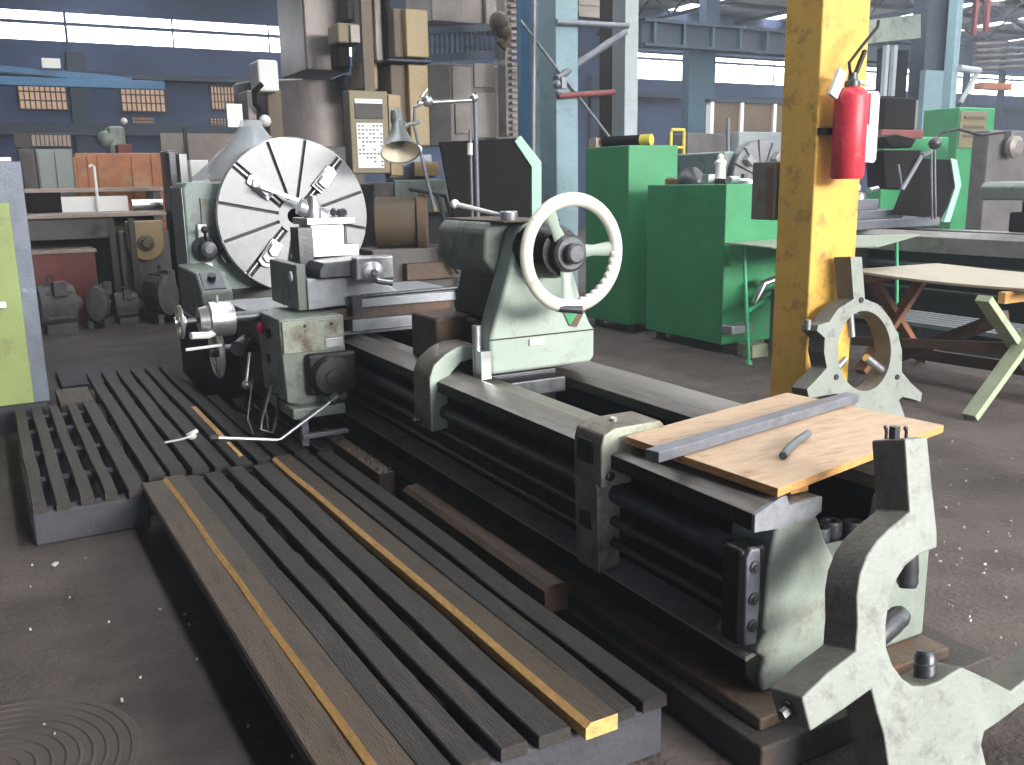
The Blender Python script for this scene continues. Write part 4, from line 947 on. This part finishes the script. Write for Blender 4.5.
# grey gearbox / motor group behind the faceplate
t = thing('machine_drive_unit', 'grimy grey gearbox with round motor and hoses right of the big faceplate', 'machine')
MB().box(3.40, 4.24, 9.0, 9.8, .2, 1.62).build('gearbox', M['greygreenlt'] if False else M['duskmachine'], t, .03)
MB().box(3.62, 4.26, 8.96, 9.0, 1.30, 1.64).build('cover', M['greygreen'], t, .01)
MB().lathe((3.25, 8.6, 1.24), (.9, -.42, 0), [(0, .20), (.02, .24), (.4, .24), (.42, .20), (.5, .18)], 28).build('motor', M['ochredark'], t)
b = MB()
b.box(3.1, 3.95, 8.3, 8.8, .6, 1.0)
b.build('motor_foot', M['duskmachine'], t, .02)
MB().lathe((3.70, 8.39, 1.24), (.9, -.42, 0), [(-.08, .27), (.0, .27), (.02, .25)], 28).build('motor_flange', M['rustbrown'], t)
MB().tube([(3.55, 8.4, 1.55), (3.72, 8.15, 1.5), (3.78, 8.1, 1.2), (3.80, 8.1, .9), (3.9, 8.12, .75)], .022).tube([(3.60, 8.4, 1.55), (3.80, 8.15, 1.48), (3.85, 8.1, 1.2), (3.86, 8.1, .9)], .018).build('hoses', M['darksteel'], t)
MB().box(3.4, 4.7, 8.2, 8.7, .70, .86).build('base', M['rustbrown'], t, .01)
MB().box(3.0, 4.6, 8.2, 9.8, 0, .6).build('pedestal', M['duskmachine'], t, .02)
MB().box(3.9, 4.1, 9.0, 9.2, 1.66, 1.82).box(3.7, 4.15, 9.2, 9.4, 1.62, 1.90).build('terminal_box', M['bluegrey'], t, .01)
MB().box(3.85, 4.12, 8.97, 9.0, 1.68, 1.82).build('tan_plate', M['ochre'], t)
shift(t, (3.8, 8.9, 0))
t = thing('green_post', 'narrow green machine post between the pipe stand and gearbox', 'post')
a, b_ = at(455, 150, 1, 9.5), at(466, 218, 1, 9.5)
MB().ext('y', [(a.x, .1), (a.x, a.z - .15), (a.x + .06, a.z), (b_.x, a.z - .3), (b_.x, .1)], 9.5, 9.7).build('post_body', M['green'], t, .01)
shift(t, (a.x, 9.6, 0.1))

# vertical boring mill: columns, table, rail, slides
BMill = thing('boring_mill', 'huge grimy vertical boring mill with pale columns and ochre slides towering at centre', 'machine')
def pbox(l, t_, r, b_, y, d, m, name, bev=.03, z0=None):
    p, q = at(l, t_, 1, y), at(r, b_, 1, y)
    return MB().box(p.x, at(r, t_, 1, y).x, y, y + d, (q.z if z0 is None else z0), p.z).build(name, m, BMill, bev)
pbox(300, -40, 345, 72, 12.4, 1.2, M['milled'], 'column')
p = at(318, 82, 1, 13.0); q = at(318, 149, 1, 13.0)
MB().lathe((p.x, 13.6, q.z), (0, 0, 1), [(0, .98), (.02, 1.0), (p.z - q.z - .02, 1.0), (p.z - q.z, .98)], 64).build('rotary_table', M['milled'], BMill)
pbox(344, 74, 362, 146, 12.5, .4, M['milledlight'], 'table_edge', .03)
pbox(290, 146, 365, 200, 12.2, 1.6, M['duskmachine'], 'table_base', .05)
pbox(337, 22, 361, 44, 11.6, .4, M['tanpanel'], 'switch_box')
pbox(350, 24, 361, 43, 11.55, .05, M['milledlight'], 'switch_face', .01)
pbox(337, 45, 350, 68, 11.7, .3, M['blackpanel'], 'slide_motor')
pbox(361, -20, 372, 62, 11.7, .5, M['greygreen'], 'guide')
pbox(372, -20, 381, 62, 11.65, .4, M['milled'], 'guide')
pbox(361, 62, 378, 90, 11.6, .4, M['ochre'], 'ochre_slide_foot', .03)
pbox(383, -20, 390, 100, 11.6, .4, M['blackpanel'], 'screw_cover')
pbox(390, 64, 409, 145, 11.4, .5, M['ochredark'], 'ram_side', .02)
pbox(408, 64, 428, 146, 11.3, .6, M['ochre'], 'ram_face', .02)
pbox(393, 8, 406, 58, 11.4, .5, M['ochredark'], 'upper_ram_side', .02)
pbox(405, 8, 428, 58, 11.3, .6, M['ochre'], 'upper_ram_face', .02)
pbox(388, 58, 432, 63, 11.25, .7, M['girder'], 'ram_band', .01)
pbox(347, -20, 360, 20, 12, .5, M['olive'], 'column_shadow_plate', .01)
pbox(430, -30, 524, 28, 14.0, 1.0, M['milled'], 'rail')
pbox(485, -20, 497, 28, 13.9, .1, M['milledlight'], 'rail_face')
pbox(428, 62, 520, 144, 13, 1.2, M['milled'], 'second_column', .04)
for l, t_, r, b_ in ((452, 66, 471, 100), (474, 63, 494, 88), (476, 92, 495, 138), (455, 104, 470, 134)):
    pbox(l, t_, r, b_, 12.97, .03, M['milledlight'], 'worn_panel', .01)
pbox(428, 64, 450, 146, 12.9, .1, M['duskmachine'], 'dark_side', .02)
# walkway railing and rack
b = MB()
for px in range(430, 497, 5):
    p, q = at(px, 30 - (px - 430) * .06, 1, 12.8), at(px, 58 - (px - 430) * .06, 1, 12.8); b.cyl(q, p, .022, n=8)
for py in (31, 58):
    b.beam(at(428, py, 1, 12.8), at(498, py - 4, 1, 12.8), .06, .10)
b.build('railing', M['girder'], BMill)
b = MB()
p, q = at(506, -10, 1, 12.5), at(517, 136, 1, 12.5)
b.box(p.x, at(516, 50, 1, 12.5).x - .05, 12.55, 12.8, q.z, p.z)
k = 0; z = q.z
while z < p.z: b.box(at(510, 50, 1, 12.5).x, at(516, 50, 1, 12.5).x, 12.45, 12.56, z, z + .045); z += .09
b.build('rack', M['milledlight'], BMill)
b = MB().sphere(at(499, 22, 1, 12), .14).sphere(at(503, 30, 1, 12), .12).tube([at(502, 20, 1, 12), at(510, 35, 1, 12), at(504, 48, 1, 12), at(498, 40, 1, 12)], .05)
b.build('pulley_block', M['ochredark'], BMill)
shift(BMill, (5, 12.5, 0))
t = thing('grey_machine_head', 'pale grey box on a brown post left of the boring mill, above the plastic sheet', 'machine')
p, q = at(257, 59, 1, 11), at(280, 92, 1, 11)
MB().box(p.x, q.x, 11, 11.4, q.z, p.z).build('pale_box', M['white'], t, .03)
p, q = at(266, 92, 1, 11.2), at(286, 150, 1, 11.2)
MB().box(p.x, q.x, 11.2, 11.8, 0, p.z + .05).build('brown_post', M['ochredark'], t, .03)
p, q = at(246, 90, 1, 11.1), at(258, 130, 1, 11.1)
MB().box(p.x, q.x, 11.1, 11.5, 0, p.z).build('grey_column', M['milledlight'], t, .02)
MB().tube([at(262, 84, 1, 11), at(254, 92, 1, 11), at(255, 104, 1, 11), at(262, 112, 1, 11)], .03).build('hose', M['blackpanel'], t)
MB().sphere(at(265, 121, 1, 10.9), .07).build('white_knob', M['plastic_white'], t)
p = at(240, 104, 1, 10.9); MB().box(p.x - .15, p.x + .02, 10.9, 11.0, p.z - .25, p.z).build('small_gauge', M['plastic_white'], t)
shift(t, (3.3, 11.3, 0))
# plastic film over headstock top
b = MB(); apex = at(252, 127, 1, 8.2); rs = []
for j in range(7):
    f = j / 6; ring = []
    for k in range(22):
        a = 2 * PI * k / 22; fold = 1 + .10 * math.sin(5 * a + 1) * f
        ring.append((apex.x - .02 + math.cos(a) * (.10 + .42 * f) * fold, 8.15 + math.sin(a) * (.08 + .38 * f) * fold, apex.z - (apex.z - 1.66) * f ** .85))
    rs.append(ring)
b.rings(rs, cap=False)
b.rings([rs[0], [(x * .9 + apex.x * .1, y_ * .9 + 8.15 * .1, z + .05) for x, y_, z in rs[0]]], cap=True)
tag(b.build('plastic_cover', M['film'], None), 'crumpled clear plastic film draped over a unit on top of the headstock', 'cover')
b = MB().lathe((apex.x, 8.15, 1.645), (0, 0, 1), [(0, .2), (.25, .16), (.45, .05)], 16)
tag(b.build('covered_lamp', M['bar'], None), 'grey unit standing on the headstock under clear plastic film', 'machine unit')
t = thing('white_cylinder_box', 'small white box and round can standing left behind the headstock', 'box')
p, q = at(179, 154, 1, 9.2), at(189, 184, 1, 9.2); MB().box(p.x, q.x, 9.2, 9.4, q.z - .02, p.z).build('white_side', M['plastic_white'], t)
p, q = at(190, 160, 1, 9.3), at(210, 184, 1, 9.3); MB().box(p.x, q.x, 9.3, 9.6, q.z, p.z).build('white_sheet', M['plastic_white'], t, .01)
p, q = at(168, 152, 1, 9.25), at(179, 186, 1, 9.25); MB().box(p.x, q.x, 9.25, 9.5, q.z, p.z).build('dark_side', M['darksteel'], t, .01)
MB().box(1.66, 1.9, 9.1, 9.7, 0, at(180, 186, 1, 9.2).z).build('stand', M['greygreen'], t, .02)
shift(t, (1.7, 9.4, 0))

# building columns: blue, grey, olive
b = MB(); p, q = at(555.5, 0, 1, 10), at(578, 0, 1, 10)
struct(MB().box(p.x, q.x, 10, 10.4, 0, 7.5).build('column_2', M['bluecol'], None, .01))
p, q = at(517, 0, 1, 10.9), at(556, 0, 1, 10.9)
struct(MB().box(p.x, p.x + .16, 10.8, 10.9, 0, 7.5).build('column_3', M['bluedark'], None, .005))
struct(MB().box(p.x + .1, q.x, 10.9, 11.1, 0, 7.5).build('column_4', M['teal'], None, .005))
p, q = at(625.5, 0, 1, 10.6), at(639, 0, 1, 10.6)
struct(MB().box(p.x, q.x, 10.6, 10.9, 0, 7.5).build('column_5', M['greycol'], None, .01))
p, q = at(612, 0, 1, 11), at(626, 0, 1, 11)
struct(MB().box(p.x, q.x, 11, 11.3, 0, 7.5).build('column_6', M['olive'], None, .01))
for i, (pts, r, m, lab) in enumerate((
        (((534, 0), (531.5, 300)), .035, 'bar', 'thin grey vertical conduit in front of the dark blue column panel'),
        (((556, 79), (625, 32)), .045, 'bar', 'grey diagonal strut rising from the blue column to the pale grey one'),
        (((556, 22), (628, 26)), .035, 'bar', 'pale horizontal tie between the blue and the grey column'),
        (((558, 96), (614, 92)), .035, 'redfaded', 'dull red horizontal rod sticking out from the blue column'),
        (((520, 20), (610, 138)), .018, 'bar', 'slim grey cable slanting down behind the blue column'))):
    b = MB().cyl(at(*pts[0], 1, 9.93), at(*pts[1], 1, 10.0 if i != 1 else 10.55), r, n=10)
    tag(b.build('strut' if i else 'conduit', M[m], None), lab, 'strut' if i else 'pipe', 'struts tying the blue and grey columns')
b = MB().sphere(at(557, 84, 1, 9.9), .05).sphere(at(558, 92, 1, 9.9), .04).box(at(561, 80, 1, 9.9).x, at(566, 80, 1, 9.9).x, 9.88, 9.98, at(561, 88, 1, 9.9).z, at(561, 77, 1, 9.9).z)
tag(b.build('pipe_joint', M['bar'], None), 'grey joint fitting clamped on the light blue column', 'fitting')
t = thing('corrugated_panel', 'brown corrugated sheet hung high between the blue and the pale grey column', 'panel')
b = MB(); p, q = at(579, -10, 1, 12), at(612, 19, 1, 12)
k = 0; z = q.z
while z < p.z: b.box(p.x, q.x, 12 + .02 * (k % 2), 12.1, z, z + .08); z += .08; k += 1
b.build('sheet', M['milledlight'], t); shift(t, (p.x, 12, 3))
t = thing('dark_crane_column', 'dark blue-black lattice column and pale green beam at upper right behind the extinguisher', 'column')
p, q = at(925, 50, 1, 15), at(950, 160, 1, 15)
MB().box(p.x, q.x, 15, 15.4, 0, 7.4).build('main_post', M['girder'], t, .01)
p2, q2_ = at(924, 70, 1, 14.9), at(940, 160, 1, 14.9)
MB().box(p2.x, q2_.x, 14.85, 15, 0, p2.z).build('blue_jacket', M['bluecol'], t, .01)
for px in (948, 954): p = at(px, 80, 1, 14.8); MB().box(p.x, p.x + .09, 14.8, 14.95, 0, 7.4).build('angle_post', M['girder'], t)
p, q = at(866, 15, 1, 14.6), at(921, 42, 1, 14.6)
MB().prism([at(866, 20, 1, 14.6), at(921, 14, 1, 14.6), at(921, 38, 1, 14.6), at(866, 44, 1, 14.6)], (0, .3, 0)).build('green_beam', M['greygreen'], t, .01)
b = MB()
for px in (887, 895): p = at(px, 45, 1, 14.5); q = at(px, 96, 1, 14.5); b.box(p.x, p.x + .10, 14.5, 14.6, q.z, p.z)
b.build('light_rails', M['greycol'], t)
MB().box(at(896, 46, 1, 14.9).x, at(924, 46, 1, 14.9).x, 15.3, 15.4, at(896, 97, 1, 14.9).z, at(896, 46, 1, 14.9).z).build('backing_panel', M['blackpanel'], t)
shift(t, (19.5, 15, 0))
struct(MB().box(at(958, 0, 1, 13).x, at(964, 0, 1, 13).x, 13, 13.2, 0, 7.5).build('column_7', M['bluecol'], None, .01))
tag(MB().cyl(at(960, 103, 1, 12.97), at(978, 72, 1, 12.97), .05).cyl(at(959, 68, 1, 12.97), at(979, 71, 1, 12.97), .07).build('bracket_arm', M['greycol'], None), 'pale triangular bracket arm on the slim blue column at upper right', 'bracket')
for i, (px, py0, py1) in enumerate(((979, 0, 36), (991, 0, 32), (950, 0, 30))):
    p, q = at(px, py0 - 30, 1, 16), at(px, py1, 1, 16)
    tag(MB().box(p.x, p.x + .12, 16, 16.1, q.z, p.z).build('hanging_rail', M['redfaded'], None), 'dull red vertical rail hanging high at the upper right', 'rail', 'dull red hanging rails')
# pipes and stacked shelves at right under the roof
t = thing('pipe_rack', 'rack of long grey and brown pipes high at the right edge', 'rack')
b = MB()
for k, py in enumerate((44, 50, 56, 62, 68)):
    b.cyl(at(975, py + 1, 1, 22), at(1040, py - 2, 1, 22), .07, n=8)
b.build('pipes', M['milled'], t)
p, q = at(984, 82, 1, 22), at(1012, 90, 1, 22); MB().box(p.x, q.x, 22, 22.4, q.z, p.z).build('orange_bundle', M['orange'], t, .03)
b = MB()
for px in (976, 1012): p = at(px, 40, 1, 22); b.box(p.x, p.x + .15, 22.2, 22.4, 0, p.z)
b.build('upright', M['girder'], t)
shift(t, (34, 22, 0))

# ================================================================== LEFT SIDE
t = thing('lime_machine_cabinet', 'lime green door in a tall blue-grey steel cabinet at the left edge', 'cabinet')
MB().box(-1.3, .222, 6.9, 7.7, .20, 1.785).build('body', M['bluegrey'], t, .008)
MB().box(-1.1, .125, 6.87, 6.9, .205, 1.525).build('lime_door', M['lime'], t, .01)
MB().box(-1.3, .17, 6.95, 7.6, 1.785, 1.81).build('top_sheet', M['plastic_white'], t)
MB().box(-.02, .035, 6.80, 6.87, .86, .90).build('latch', M['plastic_white'], t, .005)
MB().box(-1.25, .2, 6.95, 7.6, 0, .2).build('plinth', M['beam'], t)
shift(t, (-.5, 7.3, 0))
# far tables along the left
def bench(label, x0, x1, y0, y1, z, th, m, legs=M['duskmachine'], name='workbench'):
    t = thing(name, label, 'bench')
    MB().box(x0, x1, y0, y1, z - th, z).build('top', m, t, .01)
    for x in (x0 + .05, x1 - .15):
        for y_ in (y0 + .05, y1 - .15): MB().box(x, x + .1, y_, y_ + .1, 0, z - th).build('leg', legs, t)
    return t
B1 = bench('long dusty workbench in front of the white sheet, left background', -2.5, 1.98, 12.6, 13.6, 1.31, .05, M['bench'])
MB().box(-2.4, 1.35, 12.7, 12.78, 1.0, 1.26).build('front_panel', M['duskmachine'], B1, .01)
MB().box(-2.4, 1.95, 13.3, 13.4, .0, 1.25).build('back_panel', M['olive'], B1)
shift(B1, (0, 13.1, 0))
B2 = bench('pale higher shelf bench behind the dusty workbench', -2.5, 2.2, 14.0, 14.8, 1.62, .06, M['bench'])
MB().box(-2.4, .7, 14.0, 14.05, 1.3, 1.56).build('front_panel', M['duskmachine'], B2)
shift(B2, (0, 14.4, 0))
p, q = at(55, 197, 1, 13.7), at(127, 211, 1, 13.7)
tag(MB().box(p.x, q.x, 13.5, 13.56, 1.312, p.z).build('white_sheet', M['paper'], None), 'bright white sheet panel standing on the dusty workbench', 'sheet')
p, q = at(131, 198, 1, 13.5), at(170, 203, 1, 13.5)
tag(MB().cyl((p.x, 13.5, 1.385), (q.x - .1, 13.5, 1.385), .07).build('steel_tube', M['steel'], None), 'bright steel tube lying on the bench right of the white sheet', 'tube')
p = at(40, 204, 1, 13.4); tag(MB().lathe((p.x, 13.45, p.z - .03), (0, -1, 0), [(0, .12), (.04, .12), (.04, .08)], 22).box(p.x - .2, p.x + .25, 13.44, 13.5, 1.312, p.z + .14).build('blower', M['blackpanel'], None), 'black round blower on the workbench at far left', 'blower')
p, q = at(94, 167, 1, 13.4), at(97, 195, 1, 13.4)
tag(MB().tube([(q.x, 13.4, 1.31), (q.x, 13.4, 1.8), p, (p.x - .03, 13.4, p.z + .03), (p.x - .06, 13.4, p.z)], .018).build('hooked_rod', M['plastic_white'], None), 'thin white hooked rod standing before the orange cabinet', 'rod')
# orange cabinet, grey lockers
t = thing('orange_cabinet', 'rusty orange-painted steel cabinet with paler centre panel, left background', 'cabinet')
p, q = at(74, 153, 1, 15), at(167, 186, 1, 15)
MB().box(p.x, q.x, 15, 15.8, 0.0, p.z).build('body', M['orange'], t, .02)
for px in (74, 88, 98, 132, 152, 166): x = at(px, 160, 1, 15).x; MB().box(x - .015, x + .015, 14.97, 15, .2, p.z - .05).build('rib', M['orange'], t)
shift(t, (p.x + .6, 15.4, 0))
t = thing('grey_locker', 'pair of grey-green steel lockers left of the orange cabinet', 'locker')
p = at(35, 149, 1, 15); q = at(72, 149, 1, 15); mid = at(53, 149, 1, 15).x
MB().box(p.x, q.x, 15, 15.7, 0, p.z).build('body', M['greygreenlt'], t, .01)
MB().box(p.x + .02, mid - .01, 14.97, 15, .1, p.z - .04).build('door', M['greygreenlt'], t, .006)
MB().box(mid + .01, q.x - .02, 14.97, 15, .1, p.z - .04).build('door', M['greygreenlt'], t, .006)
shift(t, (p.x + .3, 15.3, 0))
t = thing('dark_locker', 'narrow dark brown locker at the left behind the blue-grey cabinet', 'locker')
p = at(18, 149, 1, 15); q = at(34, 149, 1, 15)
MB().box(p.x, q.x, 15, 15.7, 0, p.z).build('body', M['duskmachine'], t, .01); MB().box(p.x + .03, q.x - .03, 14.97, 15, .1, p.z - .05).build('door', M['wallbrown'], t)
shift(t, (p.x + .1, 15.3, 0))
# row of things on lockers (far shelf)
p, q = at(13, 133, 1, 17), at(72, 148, 1, 17)
t = thing('radiator', 'long pale brown ribbed radiator above the grey lockers', 'radiator')
MB().box(p.x, q.x, 17, 17.2, q.z, p.z).build('panel', M['wallbrown'], t, .01)
b = MB()
for k in range(9): x = p.x + .25 + k * (q.x - p.x - .25) / 9; b.box(x, x + .05, 16.95, 17, q.z + .03, p.z - .03)
b.build('ribs', M['bench'], t); MB().box(p.x + .1, p.x + .2, 17, 17.2, 0, q.z).box(q.x - .2, q.x - .1, 17, 17.2, 0, q.z).build('stand', M['duskmachine'], t)
shift(t, (p.x + .5, 17.1, 0))
t = thing('green_machine', 'small grey-green machine head peeking over the orange cabinet', 'machine')
p, q = at(107, 126, 1, 16.5), at(127, 152, 1, 16.5)
MB().box(p.x, q.x, 16.5, 17, 0, p.z).sphere((p.x - .02, 16.6, (p.z + q.z) / 2), .14).build('body', M['greygreen'], t, .05)
p, q = at(117, 144, 1, 16.3), at(132, 151, 1, 16.3); MB().box(p.x, q.x, 16.3, 16.5, q.z - .1, p.z).build('red_part', M['redfaded'], t, .02)
MB().sphere(at(124, 121, 1, 16.4), .05).build('indicator', M['plastic_white'], t)
shift(t, (1.9, 16.7, 0))
t = thing('beige_partition', 'long low beige wall panel in the far left background', 'partition')
p, q = at(160, 133, 1, 20), at(232, 150, 1, 20)
MB().box(p.x, q.x + .6, 20, 20.1, .3, p.z).build('panel', M['bench'], t); MB().box(at(183, 133, 1, 20).x, at(184, 133, 1, 20).x + .05, 19.95, 20.0, .3, p.z + .1).build('post', M['olive'], t)
MB().box(p.x, q.x, 19.9, 20.2, 0, .3).build('base', M['olive'], t)
shift(t, (p.x + 1, 20, 0))
b = thing('white_crates', 'dark machine with pale sides between orange cabinet and headstock', 'machine')
p, q = at(166, 150, 1, 12.5), at(178, 187, 1, 12.5); MB().box(p.x, q.x, 12.5, 13, 0, p.z).build('body', M['darksteel'], b, .02); shift(b, (p.x + .1, 12.7, 0))
b['label'] = 'narrow dark steel cabinet right of the orange cabinet'; b.name = 'narrow_cabinet'; b['category'] = 'cabinet'
# red chest
t = thing('red_chest', 'faded red steel chest with dusty top under the workbench', 'chest')
p, q = at(40, 252, 1, 12.3), at(98, 282, 1, 12.3)
MB().box(p.x - .1, q.x, 12.3, 12.9, 0, p.z - .03).build('body', M['redfaded'], t, .01)
MB().box(p.x - .12, q.x + .02, 12.28, 12.92, p.z - .03, p.z + .01).build('lid', M['bench'], t, .006)
shift(t, (p.x + .4, 12.6, 0))
# row of dusty electric motors
G = 'dusty electric motors on the floor at left'
MOT = thing('electric_motor', 'dusty electric motor', 'motor', G)
b = MB().lathe((-.28, 0, .27), (1, 0, 0), [(0, .12), (.02, .19), (.1, .20), (.46, .20), (.54, .18), (.56, .1), (.66, .05)], 20)
for k in range(10):
    a = 2 * PI * k / 10; b.box(-.18, .2, -.012 + .2 * math.cos(a), .012 + .2 * math.cos(a), .27 + .2 * math.sin(a) - .012, .27 + .2 * math.sin(a) + .012)
b.build('housing', M['duskmachine'], MOT)
MB().box(-.22, .22, -.2, -.1, 0, .09).box(-.22, .22, .1, .2, 0, .09).build('foot', M['duskmachine'], MOT)
MB().box(-.08, .12, -.26, -.12, .36, .50).build('terminal_box', M['duskmachine'], MOT, .01)
b = MB().torus((-.05, 0, .50), (0, 1, 0), .05, .012, 16, 6); b.build('lifting_eye', M['darksteel'], MOT)
spots = [(.56, 11.75, .74, .25, 'dusty motor nearest the blue-grey cabinet, first of the row'),
         (1.02, 11.95, .66, 1.35, 'dusty motor lying before the right half of the red chest'),
         (1.34, 12.12, .5, .1, 'small dusty motor at the right end of the red chest'),
         (1.72, 11.95, .78, 1.9, 'larger dusty motor under the tan round cover'),
         (2.14, 11.8, .66, -.3, 'dusty motor close beside the lathe headstock, last of the row')]
for i, (x, y, sc_, rz, lab) in enumerate(spots):
    o = MOT if i == 0 else copy_tree(MOT)
    o.location = (x, y, 0); o.scale = (sc_ * 1.0, sc_ * .9, sc_ * 1.6); o.rotation_euler.z = rz; o['label'] = lab
# tan round cover machine
t = thing('grinder', 'machine with tan rounded wheel cover standing behind the row of motors', 'machine')
c_ = at(146, 243, 1, 12.32); top2 = at(146, 219, 1, 12.32); 
pr = [(c_.x - .22, top2.z - .02), (c_.x + .22, top2.z - .02)] + arc(c_.x, c_.z, .22, 0, -180, 16)
MB().ext('y', [(x, z) for x, z in pr], 12.32, 12.42).build('wheel_cover', M['ochre'], t, .02)
MB().lathe((c_.x, 12.32, c_.z), (0, -1, 0), [(0, .10), (.03, .10), (.04, .06), (.08, .05)], 20).build('hub', M['ochredark'], t)
MB().box(c_.x - .3, c_.x + .3, 12.42, 12.58, 0, c_.z + .15).build('body', M['duskmachine'], t, .03)
shift(t, (c_.x, 12.45, 0))
for i, px in enumerate((108, 128)):
    p = at(px, 215, 1, 12.45); tag(MB().box(p.x - .03, p.x + .04, 12.24, 12.30, 0, 1.25).build('thin_post', M['olive'], None), ('thin dark post left of the tan round cover', 'thin grey post just left of the tan wheel cover')[i], 'post', 'thin posts before the workbench')
tag(MB().box(.36, .85, 8.2, 9.0, 0, .045).build('floor_timber', M['beam'], None, .006), 'flat grey plank on the floor beyond the small slatted platform', 'plank')
b = MB().box(.45, .9, 6.95, 7.5, 0, .13); 
tag(MB().box(.28, .50, 6.95, 7.5, 0, .16).build('wood_step', M['slatbrown'], None, .008), 'low brown wooden block at the far end of the small slatted platform', 'block')
t = thing('far_machine', 'dark grey machine bulk between headstock and orange cabinet in the background', 'machine')
MB().box(2.3, 3.1, 12.6, 13.4, 0, 1.2).build('body', M['duskmachine'], t, .05); MB().cyl((2.3, 12.6, .5), (2.9, 12.5, .5), .2).build('drum', M['milled'], t)
shift(t, (2.6, 13, 0))

# ================================================================== LIGHT
wd = bpy.data.worlds.new('world'); scene.world = wd; wd.use_nodes = True
bg = wd.node_tree.nodes['Background']; bg.inputs[0].default_value = (.85, .9, 1, 1); bg.inputs[1].default_value = .5
def area(name, loc, target, sx, sy, power, col=(1, 1, 1)):
    ld = bpy.data.lights.new(name, 'AREA'); ld.shape = 'RECTANGLE'; ld.size = sx; ld.size_y = sy; ld.energy = power; ld.color = col
    o = bpy.data.objects.new(name, ld); COL.objects.link(o); o.location = loc
    o.rotation_euler = (V(target) - V(loc)).to_track_quat('-Z', 'Y').to_euler(); return o
area('low_sky_through_open_hall_end', (14, -25, 9.8), (3, 5, 1), 20, 9, 21500, (1, .98, .94))
area('hall_end_fill', (17, -13.9, 3.75), (17, 0, 3.75), 50, 7.4, 640, (.88, .93, 1))  # added fill panel, replaces ambient sky light that the haze swallows
for i, s_ in enumerate(strips[:6]):
    area('roof_light_daylight', (s_ + .45, 6, 7.35), (s_ + .45, 6, 0), .9, 34, (340, 600, 800, 900, 800, 800)[i], (.95, .98, 1))

# ================================================================== COLOUR MANAGEMENT
scene.view_settings.view_transform = 'Standard'
scene.view_settings.look = 'None'
scene.view_settings.gamma = 1
scene.view_settings.use_curve_mapping = False
scene.view_settings.exposure = 0.5

# added haze: thin bluish scattering everywhere, lifts the blacks like veiling glare
hn = wd.node_tree; hv = hn.nodes.new('ShaderNodeVolumeScatter')
hv.inputs['Color'].default_value = (.80, .89, 1, 1); hv.inputs['Density'].default_value = .0038; hv.inputs['Anisotropy'].default_value = .2
hn.links.new(hv.outputs[0], hn.nodes['World Output'].inputs['Volume'])
